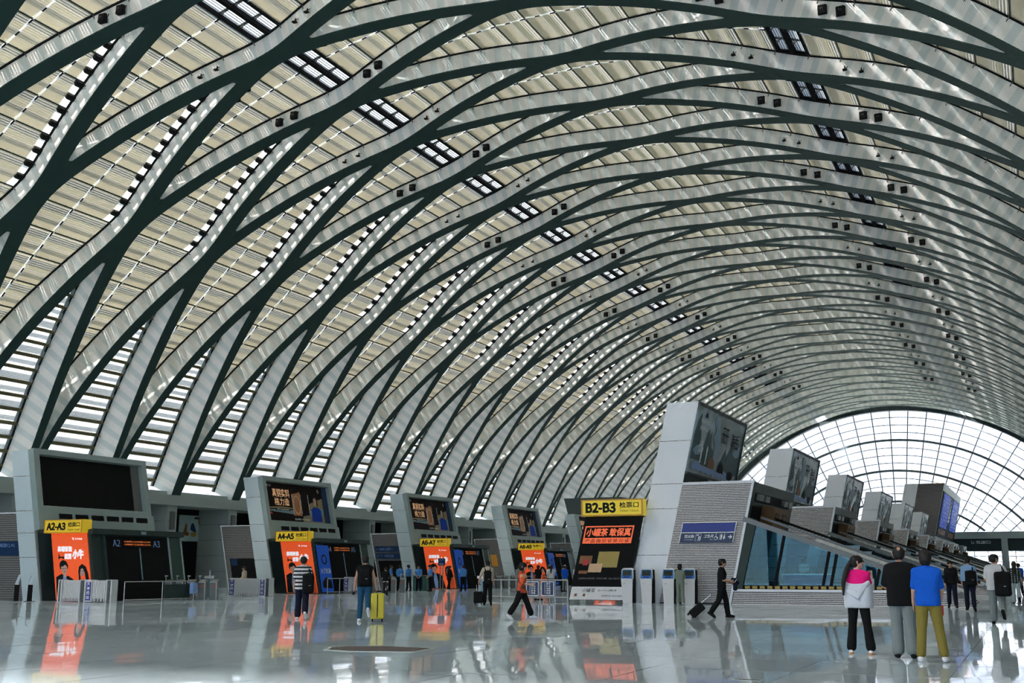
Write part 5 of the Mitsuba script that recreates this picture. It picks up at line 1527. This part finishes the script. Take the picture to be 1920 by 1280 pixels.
    if glasses:
        gl = MB()
        for sx in (-1, 1):
            ring = [L(sx * .034 + .024 * math.cos(a), .112, .006 + .02 * math.sin(a)) for a in np.linspace(0, 2 * math.pi, 9)]
            gl.tube(ring, .003 * s, 5); gl.tube([L(sx * .058, .11, .012), L(sx * .088, .0, .014)], .003 * s, 5)
        gl.tube([L(-.012, .114, .01), L(.012, .114, .01)], .003 * s, 5)
        part(k, 'glasses', ply(put(trimesh.Trimesh(*gl.out(), process=False), Mx), 'hair'), 'thin glasses')
    return k, Mx


M_('lips', (0.40, 0.15, 0.12), 0.5)


def backpack(label, Mx, Q, side=0.0, size=(.30, .16, .46), drop=.0, mat='black_cloth', straps='both'):
    k = thing('backpack', label, 'backpack')
    J, s = Q.J, Q.s
    y0 = J['chest'][1] - .135 * s * Q.b
    o = np.array([side, y0 - size[1] / 2 - .005, J['chest'][2] + .12 - size[2] - drop])
    B = tm(rbox(*size, .075, 14)); B.vertices[:, 1] *= 1 - .25 * (B.vertices[:, 2] / size[2])
    part(k, 'bag', ply(put(moved(B, mat4(o)), Mx), mat, True))
    Pk = tm(rbox(size[0] * .78, .06, size[2] * .42, .028, 8))
    part(k, 'front_pocket', ply(put(moved(Pk, mat4(o + [0, -size[1] / 2 - .01, .04])), Mx), mat, True))
    part(k, 'tag', ply(put(moved(MB().box((-.03, 0, 0), (.03, .006, .012)).out(), mat4(o + [.05, -size[1] / 2 - .045, size[2] * .4])), Mx), 'tee_white'))
    top = o + [0, size[1] / 2 - .03, size[2] - .04]
    hd = [bone((top + [-.03, 0, .02], .01), (top + [0, 0, .06], .01)), bone((top + [.03, 0, .02], .01), (top + [0, 0, .06], .01))]
    for kk, sg in (('L', -1), ('R', 1)):
        if straps == 'right' and kk == 'L' or straps == 'left' and kk == 'R': continue
        c = J['sho' + kk] * .78 + J['sh'] * .22
        a, b, d = top + [sg * .07, 0, .0], c + [0, -.02, .075 * s], c + [0, .105 * s, .0]
        hd += [bone((a, .022), (b, .02)), bone((b, .02), (c + [0, .05, .07 * s], .02)), bone((c + [0, .05, .07 * s], .02), (d, .02)), bone((d, .018), (J['chest'] + [sg * .15 * s * Q.b, .07, -.12], .014)), bone((J['chest'] + [sg * .15 * s * Q.b, .07, -.12], .014), (o + [sg * size[0] * .4, size[1] * .4, .06], .014))]
    part(k, 'straps', ply(put(soften(union(hd), .04, 3), Mx), mat, True), 'shoulder straps')
    return k


def suitcase(label, loc, rz, size, mat, lift, hmat='steel', tilt=0.0, ribs=True):
    k = thing('suitcase', label, 'suitcase')
    w, d, h = size
    Mx = mat4((loc[0], loc[1], 0), math.radians(rz))
    if tilt:
        T = np.eye(4); T[:3, :3] = rot([1, 0, 0], tilt); T2 = mat4((0, 0, .05)) @ T @ mat4((0, 0, -.05)); Mx = Mx @ T2
    z0 = .075
    B = rbox(w, d, h, .035, 12).translate((0, 0, z0))
    part(k, 'shell', ply(put(tm(B), Mx), mat, 30))
    if ribs:
        g = cat_(*[MB().box((x - .008, -d / 2 - .004, z0 + .05), (x + .008, d / 2 + .004, z0 + h - .05)).out() for x in (-w * .32, 0, w * .32)])
        part(k, 'grooves', ply(put(g, Mx), mat), kind='stuff')
    part(k, 'zip_band', ply(put(MB().box((-.012, -d / 2 - .006, z0 + .04), (.012, d / 2 + .006, z0 + h - .02)).out() if ribs else MB().box((-w / 2 - .003, -.01, z0 + .04), (w / 2 + .003, .01, z0 + h - .04)).out(), Mx), 'rubber'))
    hd = MB()
    for x in (-.07, .07): hd.tube([(x, d * .3, z0 + h - .02), (x, d * .3, z0 + h + lift)], .011, 8)
    part(k, 'handle_tubes', ply(put(hd.out(), Mx), hmat)); part(k, 'handle_grip', ply(put(MB().box((-.10, d * .3 - .017, z0 + h + lift - .01), (.10, d * .3 + .017, z0 + h + lift + .03)).out(), Mx), 'rubber'))
    for x in (-w / 2 + .05, w / 2 - .05):
        for y in (-d / 2 + .05, d / 2 - .05):
            wv = MB().tube([(x - .016, y, .032), (x + .016, y, .032)], .032, 12).box((x - .02, y - .02, .04), (x + .02, y + .02, z0 + .01)).out()
            part(k, 'wheel', ply(put(wv, Mx), 'rubber'))
    return k


# ---- the group of three
Q = Pose(1.60, (2, 2, 6), (-2, 2, 7), (5, 10, 25, 30), (34, 10, 112, -4), head=(62, 4), build=.98)
k, Mx = person('woman in a bright pink top, pale grey jacket slipped off her shoulders, pointing upward', (-2.81, 20.11), -6, Q, 'pink', 'black_cloth', 'shoe_white', 2, 'pony', .55, .10, None, ({}, {'point': True}), .015, .03, sole='sole_orange', glasses=True)
J, s = Q.J, Q.s
X = np.array([1.0, 0, 0])
c0 = J['waist'] + [0, 0, .05]
jk = [bone((c0 - X * .12, .128), (c0 + X * .12, .128), (J['pel'] + [-.10, 0, -.10], .135), (J['pel'] + [.11, 0, -.10], .135))]
jk += [bone((J['elbR'], .062), (J['wriR'] * .78 + J['elbR'] * .22, .050)), bone((J['elbR'], .066), (c0 + [.15, -.03, .0], .085)), bone((J['elbR'] + [0, 0, .06], .06), (J['elbR'], .066))]
jk += [bone((J['elbL'] + [0, 0, .03], .062), (J['wriL'] * .7 + J['elbL'] * .3, .055)), bone((J['elbL'], .066), (c0 + [-.13, -.02, .0], .085))]
S = union(jk).trim_by_plane((0, 0, 1), float(J['pel'][2] - .13))
S = S.trim_by_plane((-.25, .15, -1.0), float(-(J['waist'][2] + .17)))
part(k, 'jacket', ply(put(soften(S, .036, 3), Mx), 'pale_grey', True), 'pale grey jacket hanging at the waist')
fold = [bone((c0 + [-.21, -.09, -.02], .03), (c0 + [.03, -.15, -.16], .03), (c0 + [.0, -.13, -.05], .03)), bone((c0 + [.03, -.15, -.16], .03), (c0 + [.20, -.08, .10], .03), (c0 + [.06, -.13, -.02], .03))]
part(k, 'jacket_fold', ply(put(soften(union(fold), .03, 3), Mx), 'pale_grey', True))
Q = Pose(1.73, (8, 12, 1), (-8, 3, 2), (10, 16, 60, 35), (14, 12, 60, 35), head=(0, 0), build=1.14)
person('man in a loose black T-shirt and grey trousers with a thinning crown', (-2.05, 19.54), 6, Q, 'black_cloth', 'grey_cloth', 'shoe_black', 1, 'bald', .85, -.14, None, ({}, {}), .024, .03, belly=.01)
Q = Pose(1.66, (2, 2, 5), (6, 10, 7), (4, 10, 25, 20), (16, 10, 30, 15), head=(0, -4), build=1.0)
k, Mx = person('boy in a bright blue polo shirt and khaki trousers', (-1.59, 18.83), 2, Q, 'blue_cloth', 'khaki', 'shoe_white', 0, 'full', .80, -.08, None, ({}, {'curl': 45}), .018, .012)
part(k, 'collar', ply(put(tm(bone((Q.J['neck'] + [-.03, -.03, -.012], .042), (Q.J['neck'] + [.03, -.03, -.012], .042), (Q.J['neck'] + [0, -.045, .01], .03))), Mx), 'blue_cloth', 30))
bg = thing('red_bag', 'small dark red bag held by the boy in the blue polo shirt', 'bag')
w = (Mx @ np.append(Q.J['wriR'] + Q.J['fdR'] * .10, 1))[:3]
part(bg, 'pouch', ply(moved(tm(rbox(.08, .06, .17, .025)), mat4(w + [.0, .06, -.17])), 'red', 30)); part(bg, 'strap', ply(MB().tube([w + [-.02, .06, -.02], w + [0, .0, .02], w + [.02, .06, -.02]], .008, 6).out(), 'red'))

# ---- the three walking away on the right
Q = Pose(1.76, (18, 6, 1), (-16, 10, 1), (2, 8, 8, 10), (2, 12, 14, 10), head=(5, -8), build=1.02)
k, Mx = person('man in a pale blue long sleeved shirt and navy trousers carrying a black bag', (-2.16, 41.6), 4, Q, 'shirt_blue', 'navy_cloth', 'shoe_black', 1, 'short', 1.75, .02, None, ({}, {}), .016, .012)
backpack('black bag slung behind the man in the pale blue shirt', Mx, Q, .06, (.36, .18, .52), .10, straps='right')
Q = Pose(1.76, (12, 4, 2), (-14, 52, 3), (8, 14, 60, 25), (24, 26, 70, -5), head=(48, 0), build=1.16)
k, Mx = person('heavy man in a pale grey T-shirt and grey trousers with a big black backpack', (-1.03, 32.31), 0, Q, 'tee_white', 'grey_cloth', 'shoe_black', 1, 'short', .78, -.10, None, ({}, {'grip': True}), .020, .02, belly=.02)
backpack('big black backpack hanging from the right shoulder of the man in pale grey', Mx, Q, .17, (.40, .24, .62), .10, straps='right')
Q = Pose(1.68, (14, 6, 2), (-14, 40, 2), (4, 10, 14, 10), (6, 14, 20, 10), head=(0, -4), build=.95)
person('woman with long dark hair in a black and white plaid shirt and pale trousers', (-.90, 51.2), 0, Q, 'plaid_cloth', 'pale_jean', 'shoe_black', 2, 'long', .9, -.10, None, ({}, {}), .022, .04)

# ---- walkers in the middle distance
Q = Pose(1.73, (10, 4, 2), (-10, 34, 1), (0, 10, 10, 10), (4, 10, 20, 20), head=(-12, 0), build=1.10)
k, Mx = person('man in a black and white striped T-shirt and navy trousers with a black backpack', (-19.03, 27.1), 33, Q, 'stripe_cloth', 'navy_cloth', 'shoe_white', 1, 'short', .85, -.14, None, ({}, {}), .022, .025)
backpack('black backpack hanging on the right shoulder of the man in stripes', Mx, Q, .16, (.32, .20, .56), .14, straps='right')
Q = Pose(1.74, (4, 2, 2), (-6, 60, 2), (-4, 14, 8, 10), (-12, 20, 10, 10), head=(-6, 0), build=1.06)
k, Mx = person('man in a black sleeveless top and blue jeans pulling a yellow suitcase', (-16.73, 26.72), 31, Q, 'black_cloth', 'jeans', 'shoe_white', 1, 'short', 0, -.04, None, ({'curl': 50}, {'grip': True}), .014, .014)
backpack('flat black backpack worn by the man in the sleeveless top', Mx, Q, 0, (.32, .12, .46), .02)
ph = thing('camera_case', 'small black case held in the left hand of the man with the yellow suitcase', 'case')
w = (Mx @ np.append(Q.J['wriL'] + Q.J['fdL'] * .12, 1))[:3]
part(ph, 'case', ply(moved(tm(rbox(.07, .10, .09, .015)), mat4(w - [0, 0, .06], .5)), 'rubber', 30)); part(ph, 'loop', ply(MB().tube([w, w + [0, 0, .05]], .008, 6).out(), 'rubber'))
w = (Mx @ np.append(Q.J['wriR'] + Q.J['fdR'] * .08, 1))[:3]
suitcase('yellow hard shell suitcase on four wheels beside the man in jeans', (w[0] + .05, w[1] - .02), 31, (.36, .24, .68), 'case_yellow', w[2] - .795)
Q = Pose(1.70, (6, 2, 2), (-8, 28, 2), (-6, 26, 18, 0), (0, 8, 10, 10), head=(-10, -6), build=1.04)
k, Mx = person('man in a beige T-shirt and black trousers with a slim black backpack', (-19.88, 40.86), 26, Q, 'beige_cloth', 'black_cloth', 'shoe_black', 0, 'short', .85, -.02, None, ({'grip': True}, {}), .018, .014)
backpack('slim black backpack worn by the man in the beige T-shirt', Mx, Q, 0, (.30, .15, .56), .06)
w = (Mx @ np.append(Q.J['wriL'] + Q.J['fdL'] * .08, 1))[:3]
suitcase('small black cabin suitcase left of the man in the beige T-shirt', (w[0], w[1]), 26, (.36, .23, .45), 'matte_black', w[2] - .565, ribs=False)
Q = Pose(1.57, (24, 4, 1), (-22, 12, 1), (2, 8, 25, 20), (6, 8, 78, 8), head=(8, 0), build=1.0)
person('woman in a red patterned blouse and wide black trousers striding to the right', (-13.24, 29.39), -66, Q, 'floral_cloth', 'black_cloth', 'shoe_white', 2, 'full', .95, -.12, None, ({}, {'curl': 60}), .026, .022, glasses=True, bot_len=1.78)
Q = Pose(1.68, (16, 10, 1), (-14, 22, 1), (10, 8, 62, 20), (10, 8, 72, 20), head=(-4, 0), build=1.05)
k, Mx = person('man all in black walking right with a dark jacket over his arm', (-8.48, 33.12), -75, Q, 'black_cloth', 'black_cloth', 'shoe_black', 1, 'short', .85, -.08, None, ({'grip': True}, {'curl': 50}), .020, .016)
J = Q.J; jm = (J['wriL'] + J['wriR']) / 2
jb = thing('folded_jacket', 'dark blue folded jacket carried on the arm of the man in black', 'jacket')
fo = union([bone((jm + [-.08, .12, .06], .06), (jm + [.08, .12, .06], .06), (jm + [-.08, .10, -.20], .05), (jm + [.08, .12, -.20], .05)), bone((jm + [0, .05, .08], .05), (jm + [0, .18, -.02], .06))])
part(jb, 'cloth', ply(put(soften(fo, .035, 4), Mx), 'navy_cloth', True)); part(jb, 'white_trim', ply(put(tm(bone((jm + [.12, .16, .08], .012), (jm + [.135, .10, .0], .012))), Mx), 'tee_white'))
# trolley case trailing behind him, leaning on two wheels
suitcase('black wheeled suitcase leaning behind the man in black', (-9.40, 32.95), 105, (.36, .25, .46), 'matte_black', .40, 'barrier_white', tilt=50, ribs=False)
Q = Pose(1.56, (2, 2, 2), (-4, 8, 2), (24, 8, 62, 20), (24, 8, 62, 20), head=(0, -12), build=.95)
person('woman in a grey green top and trousers with a black cap at a ticket machine', (-13.02, 44.3), 8, Q, 'sage', 'sage', 'shoe_white', 2, 'full', .9, .0, None, ({}, {}), .018, .03, cap='rubber')

# ---- staff in blue shirts and others by the A6-A7 gate
GS = 'staff in blue shirts by the A6-A7 gate'
staff = [(-38.02, 63.8, -60, 'side on, leftmost', None), (-37.33, 63.8, 15, 'seen from behind, broad back', 'navy_cloth'), (-37.0, 64.4, 70, 'turned left beside the broad one', 'navy_cloth'), (-36.15, 64.2, 200, 'facing the hall with a dark cap', 'navy_cloth'), (-35.3, 64.2, 150, 'before the orange poster, wearing a cap', 'navy_cloth'), (-33.3, 64.9, 40, 'alone on the right before the blue poster', None)]
Qs = [Pose(1.62, (2, 2, 3), (-3, 3, 3), (6, 8, 45, 35), (6, 8, 45, 35), head=(0, -4), build=b) for b in (1.0, 1.16, 1.02, 1.06, 1.02, 1.08)]
for (x, y, r, t, c), Q in zip(staff, Qs):
    person('staff member in a light blue shirt, ' + t, (x, y), r, Q, 'uniform_blue', 'black_cloth', 'shoe_black', 1, 'short', .8, .02, GS, ({}, {}), .016, .012, cap=c, fine=False)
Q = Pose(1.56, (8, 4, 2), (-8, 10, 2), (6, 8, 30, 20), (8, 10, 45, 20), head=(0, -4))
person('woman in a long black jacket with white shoes before the orange A6-A7 poster', (-34.9, 66.0), -30, Q, 'black_cloth', 'black_cloth', 'shoe_white', 2, 'long', 1.8, -.20, None, ({}, {}), .02, .02, fine=False)
Q = Pose(1.46, (10, 6, 2), (-8, 14, 2), (6, 8, 40, 30), (10, 12, 55, 30), head=(-30, -6))
person('young person in a black cap and black clothes with white print beside the staff', (-31.82, 52.9), 20, Q, 'black_cloth', 'print_cloth', 'shoe_black', 0, 'short', .85, -.08, None, ({}, {}), .02, .02, cap='rubber', fine=False)
M_('print_cloth', mikit.proc(lambda p, n, uv: mikit.mix((0.012, 0.012, 0.014), (0.6, 0.6, 0.6), mikit.smoothstep(.66, .70, mikit.fbm(p.x * 7, p.y * 7, p.z * 5, 2)))), 0.85)
# ---- waiting passengers behind the railing at the A8-A9 gate
queue = [(-29.9, 66.0, 30, 'grey_cloth', 'in a grey vest, just behind the woman in red', 'short', None), (-29.3, 67.2, 80, 'orange_cloth', 'small child in orange', 'full', None), (-28.75, 66.4, 10, 'black_cloth', 'in black with thick dark hair', 'full', None), (-28.2, 67.0, 40, 'tee_white', 'in a white cap and white top', 'full', 'tee_white'),
         (-27.75, 66.2, 20, 'tee_white', 'in a cream top, hair tied', 'long', None), (-27.35, 67.1, -20, 'black_cloth', 'in a black vest over white', 'short', None), (-26.85, 66.2, 25, 'blue_cloth', 'in a bright blue vest with a white cap', 'short', 'tee_white'), (-26.0, 66.0, 5, 'tee_white', 'in a pale grey T-shirt, rightmost beside the pillar', 'short', None)]
M_('orange_cloth', (0.6, 0.09, 0.03), 0.85)
for i, (x, y, r, c, t, h, cap) in enumerate(queue):
    Q = Pose(1.18 if 'child' in t else 1.60, (2, 2, 3), (-3, 4, 3), (4 + 3 * (i % 3), 8, 30, 25), (8, 8, 45, 25), head=((-1) ** i * 15, -6), build=1.0)
    person(('passenger ' if 'child' not in t else '') + t + ' waiting at the A8-A9 gate', (x, y), r, Q, c, 'black_cloth' if i % 2 else 'grey_cloth', 'shoe_black', i % 3, h, .85, -.08, 'passengers at the A8-A9 gate', ({}, {}), .018, .014, cap=cap, fine=False)
# ---- single figures
Q = Pose(1.50, (88, 88, 4), (84, 86, 4), (20, 8, 60, 30), (20, 8, 60, 30), lean=-6, head=(0, -8))
person('man in a pale blue shirt sitting on the orange folding chair', (-36.9, 52.95), 40, Q, 'shirt_blue', 'navy_cloth', 'shoe_black', 1, 'short', .85, .0, None, ({}, {}), .016, .012, fine=False)
Q = Pose(1.52, (2, 2, 3), (-3, 3, 3), (6, 8, 50, 30), (6, 8, 60, 30), head=(20, -8))
person('woman in a cream top standing behind the folding barrier with two signs', (-38.9, 50.0), 150, Q, 'beige_cloth', 'black_cloth', 'shoe_black', 2, 'long', .9, -.05, None, ({}, {}), .018, .014, fine=False)
Q = Pose(1.66, (14, 5, 2), (-14, 12, 2), (6, 8, 20, 20), (6, 8, 20, 20), head=(0, 0))
person('man in a dark jacket seen between the boy in blue and the walkers', (-2.92, 44.6), 185, Q, 'black_cloth', 'navy_cloth', 'shoe_black', 1, 'bald', 1.8, -.08, None, ({}, {}), .02, .014, fine=False)
person('distant person in a blue top at the right edge near the exit', (-.96, 66.5), 0, Q, 'blue_cloth', 'navy_cloth', 'shoe_black', 1, 'short', .85, -.08, None, ({}, {}), .02, .014, fine=False)
# ---- clerk at the blue desk behind the glass
k = thing('information_desk', 'long blue desk behind the glass of the nearest stairwell', 'desk')
part(k, 'front', ply(MB().box((-9.4, 46.9, .53), (-7.55, 47.0, 1.16)).out(), 'sign_blue')); part(k, 'top', ply(MB().box((-9.5, 46.85, 1.16), (-7.45, 47.35, 1.21)).out(), 'steel'))
Q = Pose(1.62, (80, 82, 4), (80, 82, 4), (20, 8, 60, 30), (20, 8, 60, 30), lean=-4, head=(0, -6))
k, Mx = person('clerk in a white shirt sitting behind the blue desk inside the glass', (-8.75, 47.75), 180, Q, 'tee_white', 'navy_cloth', 'shoe_black', 1, 'short', .85, .0, None, ({}, {}), .016, .012, fine=False)
for e in [q for q in scene if q.startswith(k + '__')]: scene[e] = at(scene[e], mat4((0, 0, .53)))
M_('case_yellow', (0.66, 0.56, 0.03), 0.35)

# ================================================================ OUTSIDE
setting('ground_outside', ply(MB().box((-400, YEND + 3, -.5), (400, 900, -.05)).out(), 'stone'))
def tower_block(label, x0, x1, y0, h, dz, dx, mat):
    k = thing('building', label, 'building')
    part(k, 'walls', ply(MB().box((x0, y0, 0), (x1, y0 + 22, h)).out(), mat), 'walls paled for haze')
    n = 0; rest = MB()
    sh = ply(MB().box((-dx * .32, -.25, -dz * .28), (dx * .32, .0, dz * .28)).out(), 'window_hazed')
    fr = ply(cat_(MB().box((-dx * .40, -.35, -dz * .36), (dx * .40, -.15, -dz * .28)).out(), MB().box((-dx * .40, -.35, dz * .28), (dx * .40, -.15, dz * .36)).out()), mat)
    for z in np.arange(dz * .7, h - dz * .6, dz):
        for x in np.arange(x0 + dx * .6, x1 - dx * .4, dx):
            if n < 150:
                Mx = mat4((x, y0, z)); w = part(k, 'window', at(sh, Mx)); part(w, 'surround', at(fr, Mx)); n += 1
            else: rest.mesh(moved(MB().box((-dx * .32, -.25, -dz * .28), (dx * .32, .0, dz * .28)).out(), mat4((x, y0, z))))
    if rest.v: part(k, 'more_windows', ply(rest.out(), 'window_hazed'), kind='stuff')
    part(k, 'parapet', ply(MB().box((x0 - .3, y0 - .3, h), (x1 + .3, y0 + 22.3, h + .8)).out(), mat))


M_('render_hazed', (0.50, 0.52, 0.55), 0.8); M_('window_hazed', (0.22, 0.26, 0.31), 0.5)  # walls and windows lightened to put haze into their colours
tower_block('pale apartment tower with rows of dark windows behind the glass end wall', -23.0, -6.5, 420, 28.2, 3.1, 2.35, 'render_hazed')
tower_block('lower pale building with dark windows behind the exits at the right edge', -6.0, 30.0, 400, 12.5, 3.0, 2.6, 'render_hazed')
k = thing('tower_crane', 'faint orange tower crane seen through the glass end wall', 'crane')
jib = MB()
for a, b in (((-39.0, 430, 36.9), (-24.5, 430, 32.9)), ((-39.0, 430, 36.3), (-24.5, 430, 32.1))): jib.bar(a, b, .22)
for u in np.linspace(0, 1, 14): jib.bar((-39 + 14.5 * u, 430, 36.9 - 4.0 * u), (-39 + 14.5 * min(1, u + .07), 430, 36.3 - 4.2 * min(1, u + .07)), .14)
part(k, 'jib', ply(jib.out(), 'crane_orange')); mst = MB()
for x in (-30.6, -29.6): mst.bar((x, 430, 0), (x, 430, 35.2), .22)
for z in np.arange(0, 35, 1.4): mst.bar((-30.6, 430, z), (-29.6, 430, z + 1.4), .14)
part(k, 'mast', ply(mst.out(), 'crane_orange')); part(k, 'cabin', ply(MB().box((-31.2, 429, 31.0), (-29.2, 431, 33.0)).out(), 'crane_orange'))
M_('crane_orange', (0.62, 0.36, 0.24), 0.7)
# ---- sign over the end exit
k = thing('exit_sign', 'dark sign reading north exit over the exit at the end of the hall', 'sign')
F = Face((-10.3, YEND - .2, 0), (1, 0, 0), 0)
part(k, 'board', ply(F.plate(0, 5.3, 4.2, 6.35, 0, .05), 'green_grey')); part(k, 'lettering', ply(cat_(F.text_fit('北出口', 1.0, 3.3, 5.6, 6.15, .05, bold=1), F.plate(.3, 5.6, .36, 6.1, .05, .06), F.plate(.3, 5.6, .7, 5.66, .05, .06), F.plate(.64, 5.6, .7, 6.1, .05, .06)), 'white'))
